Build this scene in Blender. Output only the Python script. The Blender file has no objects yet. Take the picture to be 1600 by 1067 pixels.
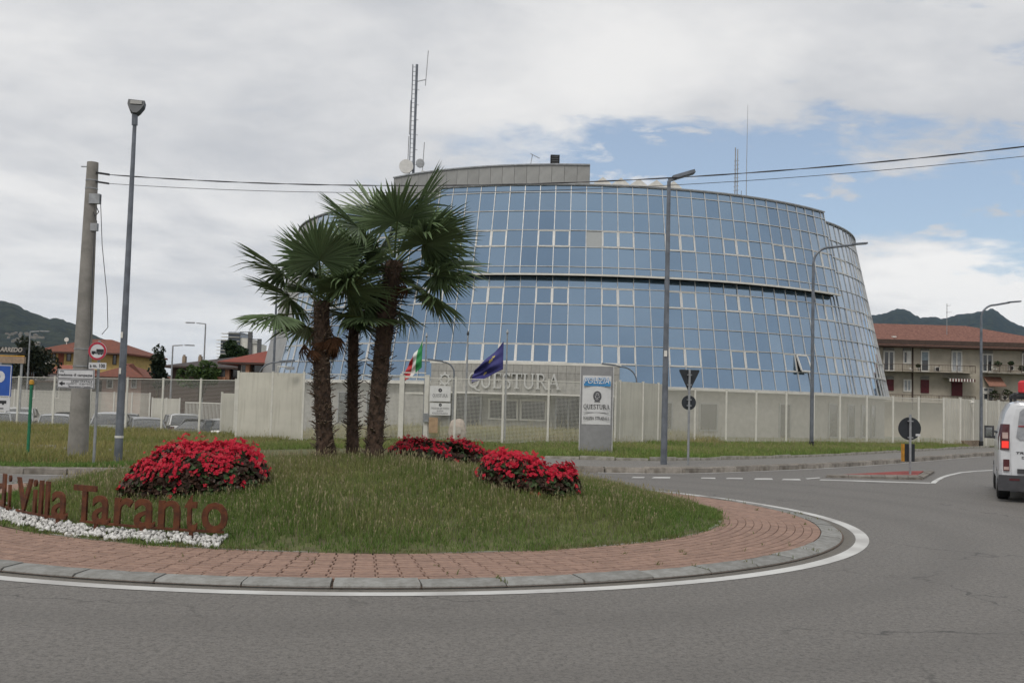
import bpy, bmesh, math, random
import numpy as np
from mathutils import Vector, Matrix, Euler

random.seed(7); rng = np.random.default_rng(7)
SC = bpy.context.scene; COL = SC.collection
R = math.radians; PI = math.pi

# ------------------------------------------------------------------ camera
EYE = Vector((0, 0, 1.6)); FPX = 1650.0; PIT = R(3.45); ROL = R(1.58)
_r0 = Vector((1, 0, 0)); _u0 = Vector((0, -math.sin(PIT), math.cos(PIT))); _f0 = Vector((0, math.cos(PIT), math.sin(PIT)))
_cr = _r0 * math.cos(ROL) + _u0 * math.sin(ROL); _cu = -_r0 * math.sin(ROL) + _u0 * math.cos(ROL)
cam_d = bpy.data.cameras.new("camera"); cam = bpy.data.objects.new("camera", cam_d); COL.objects.link(cam)
cam.matrix_world = Matrix(((_cr.x, _cu.x, -_f0.x, 0), (_cr.y, _cu.y, -_f0.y, 0), (_cr.z, _cu.z, -_f0.z, 1.6), (0, 0, 0, 1)))
cam_d.sensor_fit = 'HORIZONTAL'; cam_d.sensor_width = 36; cam_d.lens = 36 * FPX / 1600; cam_d.clip_start = .1; cam_d.clip_end = 30000
SC.camera = cam

# ------------------------------------------------------------------ sky, sun, exposure
SUN_EL, SUN_AZ = R(52), R(205)          # azimuth clockwise from +Y: behind the camera, a little to its left
SC.view_settings.view_transform = 'Standard'; SC.view_settings.look = 'None'; SC.view_settings.exposure = 0.2; SC.view_settings.gamma = 1.0
SC.view_settings.use_curve_mapping = False
w = bpy.data.worlds.new("World"); SC.world = w; w.use_nodes = True
nt = w.node_tree; nt.nodes.clear()
class NB:
    """tiny node helper"""
    def __init__(s, nt): s.nt = nt
    def n(s, t, **k):
        nd = s.nt.nodes.new(t)
        for a, b in k.items(): setattr(nd, a, b)
        return nd
    def link(s, a, b): s.nt.links.new(a, b)
    def setin(s, nd, i, v):
        if v is None: return
        if isinstance(v, bpy.types.NodeSocket): s.link(v, nd.inputs[i])
        else: nd.inputs[i].default_value = v
    def m(s, op, a, b=None, c=None, clamp=False):
        nd = s.n('ShaderNodeMath', operation=op); nd.use_clamp = clamp
        s.setin(nd, 0, a); s.setin(nd, 1, b); s.setin(nd, 2, c); return nd.outputs[0]
    def vm(s, op, a, b=None):
        nd = s.n('ShaderNodeVectorMath', operation=op); s.setin(nd, 0, a); s.setin(nd, 1, b); return nd.outputs[0]
    def rng(s, v, a, b, c=0., d=1., smooth=True):
        nd = s.n('ShaderNodeMapRange'); nd.interpolation_type = 'SMOOTHSTEP' if smooth else 'LINEAR'
        s.setin(nd, 0, v); s.setin(nd, 1, a); s.setin(nd, 2, b); s.setin(nd, 3, c); s.setin(nd, 4, d); return nd.outputs[0]
    def mix(s, f, a, b, blend='MIX'):
        nd = s.n('ShaderNodeMix', data_type='RGBA', blend_type=blend)
        s.setin(nd, 0, f)
        for i, v in ((6, a), (7, b)):
            if isinstance(v, bpy.types.NodeSocket): s.link(v, nd.inputs[i])
            else: nd.inputs[i].default_value = (v[0], v[1], v[2], 1)
        return nd.outputs[2]
    def noise(s, vec, scale, detail=4, rough=.55, dist=0.):
        nd = s.n('ShaderNodeTexNoise'); s.setin(nd, 'Vector', vec); nd.inputs['Scale'].default_value = scale
        nd.inputs['Detail'].default_value = detail; nd.inputs['Roughness'].default_value = rough; nd.inputs['Distortion'].default_value = dist
        return nd.outputs[0]
    def comb(s, x, y, z):
        nd = s.n('ShaderNodeCombineXYZ'); s.setin(nd, 0, x); s.setin(nd, 1, y); s.setin(nd, 2, z); return nd.outputs[0]
nb = NB(nt)
out = nb.n('ShaderNodeOutputWorld'); bg = nb.n('ShaderNodeBackground'); bg.inputs[1].default_value = 0.1
sky = nb.n('ShaderNodeTexSky', sky_type='NISHITA'); sky.sun_disc = False; sky.sun_elevation = SUN_EL; sky.sun_rotation = SUN_AZ
sky.altitude = 200; sky.air_density = 1.0; sky.dust_density = 1.2; sky.ozone_density = 1.5
tc = nb.n('ShaderNodeTexCoord'); sep = nb.n('ShaderNodeSeparateXYZ'); nb.link(tc.outputs['Generated'], sep.inputs[0])
dx, dy, dz = sep.outputs
zz = nb.m('ADD', nb.m('MAXIMUM', dz, 0.0), 0.10)
q = nb.comb(nb.m('DIVIDE', dx, zz), nb.m('DIVIDE', dy, zz), 0.0)           # the cloud sheet, seen from below
n1 = nb.noise(q, 0.55, 6, .58, .3); n2 = nb.noise(nb.vm('ADD', q, (7.3, 2.1, 0.)), 1.25, 6, .6, .2)
n3 = nb.noise(nb.vm('ADD', q, (1.7, 9.4, 0.)), 0.30, 3, .5)
# a long opening in the cover: tilted band in front of the camera, its edge broken by the noise
yy = nb.m('MAXIMUM', dy, 0.12); a_ = nb.m('DIVIDE', dx, yy); e_ = nb.m('DIVIDE', dz, yy)
de = nb.m('SUBTRACT', e_, nb.m('SUBTRACT', 0.246, nb.m('MULTIPLY', a_, 0.085)))
wb = nb.rng(a_, -.05, .42, .034, .060)
band = nb.m('SUBTRACT', 1.0, nb.m('POWER', nb.m('ABSOLUTE', nb.m('DIVIDE', de, wb)), 1.6))
n4 = nb.noise(nb.comb(nb.m('MULTIPLY', a_, 9.), nb.m('MULTIPLY', e_, 26.), 3.1), 1.0, 5, .6, .25)
band = nb.m('MULTIPLY', nb.m('MAXIMUM', band, -1.0), 1.0)
ends = nb.m('MULTIPLY', nb.rng(a_, -.16, .16), nb.rng(dy, .15, .5))
gapv = nb.m('SUBTRACT', nb.m('MULTIPLY', nb.m('ADD', band, 1.0), ends), 1.0)   # -1 .. 1
cover = nb.m('ADD', nb.m('MULTIPLY', gapv, -.36), nb.m('MULTIPLY', nb.m('SUBTRACT', n2, .5), 1.5))
cover = nb.m('ADD', cover, nb.m('MULTIPLY', nb.m('SUBTRACT', n1, .5), .6))
cover = nb.m('ADD', cover, nb.m('MULTIPLY', nb.m('MULTIPLY', nb.m('SUBTRACT', n4, .5), 1.5), ends))
under = nb.m('MULTIPLY', nb.rng(nb.m('ABSOLUTE', nb.m('ADD', nb.m('ADD', de, wb), .028)), .055, .0), ends)
cover = nb.m('ADD', cover, nb.m('MULTIPLY', under, .30))
puff = nb.m('MULTIPLY', nb.rng(nb.noise(nb.comb(nb.m('MULTIPLY', a_, 15.), nb.m('MULTIPLY', e_, 44.), 8.2), 1.0, 5, .55, .15), .55, .66), ends)
cl = nb.m('MAXIMUM', nb.rng(cover, -.20, .18), nb.m('MULTIPLY', puff, .85))
# cloud brightness
tone = nb.rng(nb.m('ADD', nb.m('MULTIPLY', n1, .55), nb.m('ADD', nb.m('MULTIPLY', n3, .35), nb.m('MULTIPLY', n2, .2))), .455, .635)
edge = nb.m('MULTIPLY', nb.rng(nb.m('ABSOLUTE', nb.m('ADD', nb.m('ADD', de, wb), .02)), .085, .0), ends)
tone = nb.m('ADD', nb.m('MULTIPLY', tone, .80), nb.m('MULTIPLY', edge, .6), clamp=True)
low = nb.rng(dz, .16, .0)
ccol = nb.mix(tone, (4.85, 4.98, 5.25), (8.3, 8.18, 8.0))
ccol = nb.mix(nb.m('MULTIPLY', low, .45), ccol, (7.9, 7.75, 7.45))
skyc = nb.mix(.26, sky.outputs[0], (6.2, 6.6, 7.1))
nb.link(nb.mix(cl, skyc, ccol), bg.inputs[0]); nb.link(bg.outputs[0], out.inputs[0])

sd = bpy.data.lights.new("sun", 'SUN'); sd.energy = 1.3; sd.angle = R(18); sd.color = (1, .96, .9)
sun = bpy.data.objects.new("sun", sd); COL.objects.link(sun)
_sv = Vector((math.sin(SUN_AZ) * math.cos(SUN_EL), math.cos(SUN_AZ) * math.cos(SUN_EL), math.sin(SUN_EL)))
sun.rotation_euler = (-_sv).to_track_quat('-Z', 'Y').to_euler(); sun.location = _sv * 60
SC.cycles.use_denoising = True; SC.cycles.max_bounces = 5; SC.cycles.diffuse_bounces = 3; SC.cycles.glossy_bounces = 3; SC.cycles.transparent_max_bounces = 24

# ------------------------------------------------------------------ geometry of the place
def ray(u, v):
    du, dv = (u - 800) / FPX, (533.5 - v) / FPX
    return _f0 + _cr * du + _cu * dv
def atY(u, v, Y):
    """the point in the plane y = Y on the sight line of (u, v)"""
    r = ray(u, v); return EYE + r * (Y / r.y)
def S(t):
    t = max(0., min(1., t)); return t * t * (3 - 2 * t)
def zT(x, y): return -0.25 * S((y - 15) / 12) * S((-x - 3) / 8)
def ground(u, v, dz=0.):
    r = ray(u, v); z = 0.
    for _ in range(12):
        p = EYE + r * ((z + dz - EYE.z) / r.z); z = zT(p.x, p.y)
    return Vector((p.x, p.y, z))
def footX(u, Y):
    """x of a thing on the ground at depth Y seen at column u"""
    return atY(u, 633 + FPX * 1.6 / Y, Y).x
IC = Vector((-2.125, 15.855))            # centre of the roundabout

# ------------------------------------------------------------------ materials
MATS = {}
def mat(name, col, rough=.6, metal=0., var=.12, scale=6., bump=0., bscale=40., spec=.4, rnd=0., emit=None, alpha=None, col2=None, coat=0., detail=5, trans=0.):
    if name in MATS: return MATS[name]
    m = bpy.data.materials.new(name); m.use_nodes = True; b = NB(m.node_tree)
    p = m.node_tree.nodes['Principled BSDF']; tcn = b.n('ShaderNodeTexCoord'); oc = tcn.outputs['Object']
    n = b.noise(oc, scale, detail, .6)
    c2 = col2 if col2 else tuple(max(0, c * (1 - 2 * var)) for c in col)
    c1 = col if col2 else tuple(min(1, c * (1 + var)) for c in col)
    c = b.mix(b.rng(n, .3, .7), c2, c1)
    if rnd:
        oi = b.n('ShaderNodeObjectInfo'); hs = b.n('ShaderNodeHueSaturation'); b.link(c, hs.inputs['Color'])
        b.setin(hs, 'Value', b.rng(oi.outputs['Random'], 0, 1, 1 - rnd, 1 + rnd, False)); c = hs.outputs[0]
    b.link(c, p.inputs['Base Color']); p.inputs['Roughness'].default_value = rough; p.inputs['Metallic'].default_value = metal
    p.inputs['Specular IOR Level'].default_value = spec
    if coat: p.inputs['Coat Weight'].default_value = coat; p.inputs['Coat Roughness'].default_value = .08
    if trans: p.inputs['Transmission Weight'].default_value = trans
    if bump:
        bp = b.n('ShaderNodeBump'); bp.inputs['Strength'].default_value = bump; bp.inputs['Distance'].default_value = .02
        b.link(b.noise(oc, bscale, 4, .6), bp.inputs['Height']); b.link(bp.outputs[0], p.inputs['Normal'])
    if emit: p.inputs['Emission Color'].default_value = (*emit[0], 1); p.inputs['Emission Strength'].default_value = emit[1]
    MATS[name] = m; return m
def leafmat(name, rough=.55, tint=(1, 1, 1), trans=.25):
    """colour comes from the mesh's own per-leaf colour"""
    if name in MATS: return MATS[name]
    m = bpy.data.materials.new(name); m.use_nodes = True; b = NB(m.node_tree); p = m.node_tree.nodes['Principled BSDF']
    at = b.n('ShaderNodeAttribute', attribute_name='col'); c = b.mix(1., at.outputs['Color'], tint, 'MULTIPLY')
    b.link(c, p.inputs['Base Color']); p.inputs['Roughness'].default_value = rough; p.inputs['Specular IOR Level'].default_value = .25
    if trans:
        t = b.n('ShaderNodeBsdfTranslucent'); b.link(c, t.inputs[0]); ms = b.n('ShaderNodeMixShader'); ms.inputs[0].default_value = trans
        b.link(p.outputs[0], ms.inputs[1]); b.link(t.outputs[0], ms.inputs[2]); b.link(ms.outputs[0], m.node_tree.nodes['Material Output'].inputs[0])
    MATS[name] = m; return m
def meshmat(name, col, cell, wire, rough=.6, mincover=.0):
    """a wire or perforated sheet: real holes in a fine grid of the panel's own x and z"""
    m = bpy.data.materials.new(name); m.use_nodes = True; b = NB(m.node_tree); p = m.node_tree.nodes['Principled BSDF']
    p.inputs['Base Color'].default_value = (*col, 1); p.inputs['Roughness'].default_value = rough
    tcn = b.n('ShaderNodeTexCoord'); sp = b.n('ShaderNodeSeparateXYZ'); b.link(tcn.outputs['Object'], sp.inputs[0])
    def bars(s, c): return b.m('LESS_THAN', b.m('FRACT', b.m('DIVIDE', b.m('ADD', s, 50.), c)), wire / c)
    f = b.m('MAXIMUM', bars(sp.outputs[0], cell[0]), bars(sp.outputs[2], cell[1]))
    if mincover: f = b.m('MAXIMUM', f, mincover)
    t = b.n('ShaderNodeBsdfTransparent'); ms = b.n('ShaderNodeMixShader')
    b.link(f, ms.inputs[0]); b.link(t.outputs[0], ms.inputs[1]); b.link(p.outputs[0], ms.inputs[2])
    b.link(ms.outputs[0], m.node_tree.nodes['Material Output'].inputs[0]); MATS[name] = m; return m

# ------------------------------------------------------------------ object helpers
def tag(o, label=None, cat=None, group=None, kind=None):
    if label: o['label'] = label
    if cat: o['category'] = cat
    if group: o['group'] = group
    if kind: o['kind'] = kind
    return o
def thing(name, label, cat, loc=(0, 0, 0), rz=0., group=None):
    o = bpy.data.objects.new(name, None); COL.objects.link(o); o.location = loc; o.rotation_euler = (0, 0, rz); o.empty_display_size = .2
    return tag(o, label, cat, group)
def link(name, me, parent=None, loc=(0, 0, 0), rot=(0, 0, 0)):
    o = bpy.data.objects.new(name, me); COL.objects.link(o); o.parent = parent; o.location = loc; o.rotation_euler = rot
    return o
def copy_tree(o, parent=None):
    c = o.copy(); COL.objects.link(c); c.parent = parent
    for ch in list(o.children): copy_tree(ch, c)
    return c
class MB:
    def __init__(s): s.v = []; s.f = []
    def add(s, vs, fs):
        k = len(s.v); s.v += [tuple(p) for p in vs]; s.f += [tuple(i + k for i in f) for f in fs]; return s
    def box(s, c, d, rz=0., ax=None):
        x, y, z = d[0] / 2, d[1] / 2, d[2] / 2; cs, sn = math.cos(rz), math.sin(rz); vs = []
        for i in (-x, x):
            for j in (-y, y):
                for k in (-z, z):
                    p = Vector((i * cs - j * sn, i * sn + j * cs, k))
                    if ax: p = ax @ Vector((i, j, k))
                    vs.append((c[0] + p[0], c[1] + p[1], c[2] + p[2]))
        return s.add(vs, [(0, 1, 3, 2), (4, 6, 7, 5), (0, 4, 5, 1), (2, 3, 7, 6), (0, 2, 6, 4), (1, 5, 7, 3)])
    def ext(s, x0, x1, y0, y1, z0, z1): return s.box(((x0 + x1) / 2, (y0 + y1) / 2, (z0 + z1) / 2), (x1 - x0, y1 - y0, z1 - z0))
    def bar(s, a, b, w, h=None):
        a, b = Vector(a), Vector(b); d = b - a; h = h or w
        q = d.to_track_quat('Y', 'Z').to_matrix(); return s.box((a + b) / 2, (w, d.length, h), ax=q)
    def tube(s, pts, r, n=8, cap=True):
        pts = [Vector(p) for p in pts]; rr = r if isinstance(r, (list, tuple)) else [r] * len(pts); k = len(s.v); up = None
        for i, p in enumerate(pts):
            d = (pts[min(i + 1, len(pts) - 1)] - pts[max(i - 1, 0)]).normalized()
            if up is None: up = d.orthogonal().normalized()
            up = (up - d * up.dot(d)).normalized(); sd = d.cross(up)
            for j in range(n):
                a = 2 * PI * j / n; s.v.append(tuple(p + (up * math.cos(a) + sd * math.sin(a)) * rr[i]))
        for i in range(len(pts) - 1):
            for j in range(n):
                j2 = (j + 1) % n; s.f.append((k + i * n + j, k + i * n + j2, k + (i + 1) * n + j2, k + (i + 1) * n + j))
        if cap: s.f.append(tuple(k + j for j in range(n))[::-1]); s.f.append(tuple(k + (len(pts) - 1) * n + j for j in range(n)))
        return s
    def prism(s, poly, y0, y1, axis='y'):
        """poly in (x, z) extruded along y, or in (x, y) along z"""
        n = len(poly)
        if axis == 'y': vs = [(p[0], y0, p[1]) for p in poly] + [(p[0], y1, p[1]) for p in poly]
        elif axis == 'z': vs = [(p[0], p[1], y0) for p in poly] + [(p[0], p[1], y1) for p in poly]
        else: vs = [(y0, p[0], p[1]) for p in poly] + [(y1, p[0], p[1]) for p in poly]
        return s.add(vs, [tuple(range(n))[::-1], tuple(range(n, 2 * n))] + [(i, (i + 1) % n, n + (i + 1) % n, n + i) for i in range(n)])
    def disc(s, c, r, t, n=28, axis='y'):
        poly = [(r * math.cos(2 * PI * i / n), r * math.sin(2 * PI * i / n)) for i in range(n)]
        t0 = MB().prism(poly, -t / 2, t / 2, axis); return s.add([(p[0] + c[0], p[1] + c[1], p[2] + c[2]) for p in t0.v], t0.f)
    def ring(s, c, r0, r1, t, n=32):
        vs = []
        for r in (r0, r1):
            for y in (-t / 2, t / 2): vs += [(c[0] + r * math.cos(2 * PI * i / n), c[1] + y, c[2] + r * math.sin(2 * PI * i / n)) for i in range(n)]
        fs = []
        for i in range(n):
            j = (i + 1) % n
            fs += [(i, j, 2 * n + j, 2 * n + i), (n + i, 3 * n + i, 3 * n + j, n + j), (2 * n + i, 2 * n + j, 3 * n + j, 3 * n + i), (i, n + i, n + j, j)]
        return s.add(vs, fs)
    def xf(s, M): s.v = [tuple(M @ Vector(p)) for p in s.v]; return s
    def mesh(s, name, material, smooth=None):
        me = bpy.data.meshes.new(name); me.from_pydata(s.v, [], s.f); 
        bm = bmesh.new(); bm.from_mesh(me); bmesh.ops.recalc_face_normals(bm, faces=bm.faces); bm.to_mesh(me); bm.free()
        if material: me.materials.append(material)
        if smooth is not None:
            me.polygons.foreach_set('use_smooth', [True] * len(me.polygons)); me.set_sharp_from_angle(angle=R(smooth))
        me.update(); return me
    def build(s, name, material, parent=None, loc=(0, 0, 0), rot=(0, 0, 0), smooth=None): return link(name, s.mesh(name, material, smooth), parent, loc, rot)
def tris_mesh(name, V, T, material, colors=None, smooth=False):
    V = np.asarray(V, np.float32); T = np.asarray(T, np.int32); me = bpy.data.meshes.new(name)
    me.vertices.add(len(V)); me.vertices.foreach_set('co', V.ravel()); me.loops.add(T.size); me.loops.foreach_set('vertex_index', T.ravel())
    me.polygons.add(len(T)); me.polygons.foreach_set('loop_start', np.arange(len(T), dtype=np.int32) * T.shape[1])
    me.update(calc_edges=True); me.materials.append(material)
    if colors is not None:
        ca = me.color_attributes.new('col', 'FLOAT_COLOR', 'POINT'); c4 = np.ones((len(V), 4), np.float32); c4[:, :3] = colors; ca.data.foreach_set('color', c4.ravel())
    me.polygons.foreach_set('use_smooth', [bool(smooth)] * len(T))
    me.validate(); return me
def sheet(name, poly, z, material, parent=None, kind='structure'):
    """flat polygon on the ground, following the terrain"""
    me = bpy.data.meshes.new(name); me.from_pydata([(p[0], p[1], zT(p[0], p[1]) + z) for p in poly], [], [tuple(range(len(poly)))])
    me.materials.append(material); o = link(name, me, parent)
    if me.polygons[0].normal.z < 0: me.flip_normals()
    if kind and not parent: o['kind'] = kind
    return o

# ------------------------------------------------------------------ lettering
_tc = {}
def text_mesh(body, material, bold=0., depth=0., name='lettering', shear=0.):
    """builtin sans face; returns mesh with its lower left at 0,0 in x,z, facing -y, and its width and height at size 1"""
    key = (body, material.name, bold, depth, shear)
    if key in _tc: return _tc[key]
    cu = bpy.data.curves.new('t', 'FONT'); cu.body = body; cu.size = 1; cu.offset = bold; cu.extrude = depth; cu.shear = shear; cu.resolution_u = 3
    o = bpy.data.objects.new('t', cu); COL.objects.link(o); dg = bpy.context.evaluated_depsgraph_get()
    me = bpy.data.meshes.new_from_object(o.evaluated_get(dg)); bpy.data.objects.remove(o)
    me.name = name; me.transform(Matrix.Rotation(PI / 2, 4, 'X')); me.materials.clear(); me.materials.append(material)
    n = len(me.vertices); a = np.empty(n * 3, np.float32); me.vertices.foreach_get('co', a); a = a.reshape(-1, 3)
    lo, hi = a.min(0), a.max(0); me.transform(Matrix.Translation((-lo[0], 0, 0))); me.update()
    _tc[key] = (me, hi[0] - lo[0], lo[2], hi[2]); return _tc[key]
def put_text(body, material, parent, x0, x1, z0, z1, y, name='lettering', bold=0., shear=0., depth=.002, flip=False):
    me, wd, lo, hi = text_mesh(body, material, bold, depth, name, shear)
    o = link(name, me, parent, (x0, y, z0 - lo * (z1 - z0) / (hi - lo))); o.scale = ((x1 - x0) / wd, 1, (z1 - z0) / (hi - lo)); return o
def arc(cx, cz, rx, rz, a0, a1, n=14): return [(cx + rx * math.cos(R(a0 + (a1 - a0) * i / n)), cz + rz * math.sin(R(a0 + (a1 - a0) * i / n))) for i in range(n + 1)]
TH, TN, SF = .15, .07, .055
def _serif(x, z, w=.26): return ([(x - w / 2, z), (x + w / 2, z)], SF)
GLYPH = {   # roman capitals: strokes (points, width), advance
 'Q': ([(arc(.42, .5, .36, .46, 0, 360, 28), .11), ([(.42, .10), (.62, -.12), (.9, -.2)], .09)], .86),
 'O': ([(arc(.42, .5, .36, .46, 0, 360, 28), .11)], .86),
 'U': ([([(.18, 1), (.18, .35)] + arc(.45, .35, .27, .31, 180, 360, 12) + [(.72, 1)], .11), _serif(.18, .97, .32), _serif(.72, .97, .26)], .9),
 'E': ([([(.2, 0), (.2, 1)], TH), ([(.06, .03), (.66, .03)], .06), ([(.06, .97), (.62, .97)], .06), ([(.2, .52), (.5, .52)], .06), ([(.65, .0), (.65, .2)], .05), ([(.61, .8), (.61, 1)], .05), ([(.5, .42), (.5, .62)], .05)], .74),
 'S': ([(arc(.32, .74, .22, .23, 30, 270, 12) + arc(.32, .26, .24, .25, 90, -150, 12), .11), ([(.53, .8), (.53, 1.0)], .05), ([(.08, .0), (.08, .22)], .05)], .64),
 'T': ([([(.4, 0), (.4, 1)], TH), ([(.04, .97), (.76, .97)], .06), _serif(.4, .03, .34), ([(.05, .76), (.05, 1)], .05), ([(.75, .76), (.75, 1)], .05)], .8),
 'R': ([([(.2, 0), (.2, 1)], TH), ([(.06, .97), (.4, .97)] + arc(.4, .735, .22, .235, 90, -90, 10) + [(.2, .5)], .09), ([(.42, .5), (.76, .03), (.9, .03)], .11), _serif(.2, .03, .3)], .88),
 'A': ([([(.1, 0), (.42, 1)], TN), ([(.42, 1), (.76, 0)], .14), ([(.22, .34), (.62, .34)], .06), _serif(.1, .03, .26), _serif(.76, .03, .3)], .88),
 'P': ([([(.2, 0), (.2, 1)], TH), ([(.06, .97), (.4, .97)] + arc(.4, .72, .24, .25, 90, -90, 10) + [(.2, .47)], .09), _serif(.2, .03, .32)], .72),
 'L': ([([(.2, 0), (.2, 1)], TH), ([(.06, .03), (.64, .03)], .06), _serif(.2, .97, .32), ([(.63, 0), (.63, .24)], .05)], .7),
 'I': ([([(.2, 0), (.2, 1)], TH), _serif(.2, .03, .32), _serif(.2, .97, .32)], .42),
 'Z': ([([(.08, .97), (.62, .97)], .06), ([(.62, .97), (.08, .03)], .12), ([(.08, .03), (.66, .03)], .06), ([(.09, .8), (.09, 1)], .05), ([(.65, 0), (.65, .2)], .05)], .74),
 'D': ([([(.2, 0), (.2, 1)], TH), ([(.06, .97), (.36, .97)] + arc(.36, .5, .4, .47, 90, -90, 14) + [(.06, .03)], .1)], .86),
 'N': ([([(.16, 0), (.16, 1)], TN), ([(.16, 1), (.74, 0)], .13), ([(.74, 0), (.74, 1)], TN), _serif(.16, .03, .26), _serif(.74, .97, .26), _serif(.1, .97, .18)], .9),
 ' ': ([], .4), }
def ribbon(mb, pts, wd, y0, y1):
    pts = [Vector(p) for p in pts]; closed = (pts[0] - pts[-1]).length < 1e-4; n = len(pts); L = []; Rr = []
    for i, p in enumerate(pts):
        a = pts[i - 1] if i else (pts[-2] if closed else None); b = pts[i + 1] if i < n - 1 else (pts[1] if closed else None)
        d1 = (p - a).normalized() if a is not None else (b - p).normalized(); d2 = (b - p).normalized() if b is not None else d1
        t = d1 + d2; t = t.normalized() if t.length > .3 else d1; nrm = Vector((-t.y, t.x)); k = min(1.6, 1 / max(.4, nrm.dot(Vector((-d1.y, d1.x)))))
        L.append(p + nrm * wd / 2 * k); Rr.append(p - nrm * wd / 2 * k)
    for i in range(n - 1):
        q = [L[i], Rr[i], Rr[i + 1], L[i + 1]]; mb.prism([(p.x, p.y) for p in q], y0, y1)
_gm = {}
def glyph_mesh(ch, material, depth, name):
    key = (ch, material.name, depth)
    if key not in _gm:
        mb = MB()
        for j, (pts, wd) in enumerate(GLYPH[ch][0]): ribbon(mb, pts, wd, -depth - .0006 * j, 0)
        _gm[key] = mb.mesh(name, material)
    return _gm[key]
def put_serif(body, material, parent, x0, x1, z0, h, y, depth=.003, name='lettering', each=None):
    """each: callable placing letter i at running x -> (loc, rz); otherwise letters are joined along x"""
    adv = sum(GLYPH[c][1] for c in body); k = (x1 - x0) / adv; x = x0
    mb = MB()
    for c in body:
        if c != ' ':
            if each:
                loc, rz = each(x + GLYPH[c][1] * k / 2); o = link(name, glyph_mesh(c, material, depth, name), parent, loc, (0, 0, rz))
                o.scale = (k, 1, h); o.location = Vector(loc) + Matrix.Rotation(rz, 3, 'Z') @ Vector((-GLYPH[c][1] * k / 2, 0, 0))
            else:
                t = MB()
                for j, (pts, wd) in enumerate(GLYPH[c][0]): ribbon(t, pts, wd, y - depth - .0004 * j, y)
                mb.add([(p[0] * k + x, p[1], p[2] * h + z0) for p in t.v], t.f)
        x += GLYPH[c][1] * k
    return None if each else mb.build(name, material, parent)

# ------------------------------------------------------------------ surface materials
def asphalt(name, base, crack=True):
    m = bpy.data.materials.new(name); m.use_nodes = True; b = NB(m.node_tree); p = m.node_tree.nodes['Principled BSDF']
    oc = b.n('ShaderNodeTexCoord').outputs['Object']
    big = b.noise(oc, .25, 5, .6); mid = b.noise(oc, 2.2, 5, .65); fine = b.noise(oc, 60, 5, .8)
    vo = b.n('ShaderNodeTexVoronoi', feature='F1'); b.link(oc, vo.inputs['Vector']); vo.inputs['Scale'].default_value = 60
    c = b.mix(b.rng(big, .3, .7), [x * .84 for x in base], [x * 1.1 for x in base])
    c = b.mix(b.m('MULTIPLY', b.rng(mid, .35, .7), .45), c, [x * .72 for x in base])
    c = b.mix(b.rng(fine, .36, .66), b.mix(.55, c, [x * .35 for x in base]), b.mix(.55, c, [min(1, x * 1.9) for x in base]))
    c = b.mix(b.m('MULTIPLY', b.rng(vo.outputs['Distance'], .16, .05), b.m('GREATER_THAN', b.noise(oc, 40, 1), .56)), c, [min(1, x * 2.6) for x in base])
    g2 = b.noise(oc, 17, 4, .75); c = b.mix(b.m('MULTIPLY', b.rng(g2, .40, .60), .45), c, [min(1, x * 1.6) for x in base]); c = b.mix(b.m('MULTIPLY', b.rng(b.noise(oc, 26, 3, .7), .50, .62), .60), c, [x * .45 for x in base])
    if crack:
        nz = b.n('ShaderNodeTexNoise'); b.link(oc, nz.inputs['Vector']); nz.inputs['Scale'].default_value = 1.7; nz.inputs['Detail'].default_value = 6
        warp = b.vm('ADD', oc, b.vm('MULTIPLY', nz.outputs['Color'], (1.1, 1.1, 0.)))
        v2 = b.n('ShaderNodeTexVoronoi', feature='DISTANCE_TO_EDGE'); b.link(warp, v2.inputs['Vector']); v2.inputs['Scale'].default_value = .42
        msk = b.rng(b.noise(oc, .42, 3), .47, .60)
        f = b.m('MULTIPLY', b.rng(v2.outputs['Distance'], .009, .0015), msk); c = b.mix(b.m('MULTIPLY', f, .7), c, [x * .22 for x in base])
    if crack:      # tyre-polished lanes round the island, blotches and small stains
        ps = b.vm('SUBTRACT', oc, (IC.x, IC.y, 0.)); ln = b.n('ShaderNodeVectorMath', operation='LENGTH'); b.link(ps, ln.inputs[0]); dd = b.m('ADD', ln.outputs['Value'], b.m('MULTIPLY', b.m('SUBTRACT', big, .5), .9))
        for rad in (8.25, 9.9, 11.7): c = b.mix(b.m('MULTIPLY', b.rng(b.m('ABSOLUTE', b.m('SUBTRACT', dd, rad)), .5, .05), .22), c, [x * .62 for x in base])
        c = b.mix(b.m('MULTIPLY', b.rng(b.noise(oc, .8, 6, .7), .60, .72), .35), c, [x * .5 for x in base])
        c = b.mix(b.m('MULTIPLY', b.rng(b.noise(oc, 3.1, 3, .5), .70, .76), .5), c, [x * .45 for x in base])
        c = b.mix(b.m('MULTIPLY', b.rng(b.m('ABSOLUTE', b.m('SUBTRACT', ln.outputs['Value'], 6.86)), .14, .0), .55), c, (.11, .095, .07))
    b.link(c, p.inputs['Base Color']); p.inputs['Roughness'].default_value = .72; p.inputs['Specular IOR Level'].default_value = .5
    bp = b.n('ShaderNodeBump'); bp.inputs['Strength'].default_value = .5; bp.inputs['Distance'].default_value = .006
    b.link(fine, bp.inputs['Height']); b.link(bp.outputs[0], p.inputs['Normal']); MATS[name] = m; return m
M_ROAD = asphalt('road_asphalt', (.131, .122, .111)); M_LOT = asphalt('lot_asphalt', (.15, .15, .15), False); M_PAVE = asphalt('pavement_asphalt', (.155, .145, .13), False)
M_PAINT = mat('road_paint', (.60, .60, .58), .7, var=.1, scale=1.2, col2=(.40, .39, .375), detail=8, bump=.3, bscale=90)
M_STONE = mat('granite_kerb', (.275, .275, .262), .8, col2=(.185, .18, .165), scale=9, bump=.5, bscale=60, rnd=.12, detail=8)
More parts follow.
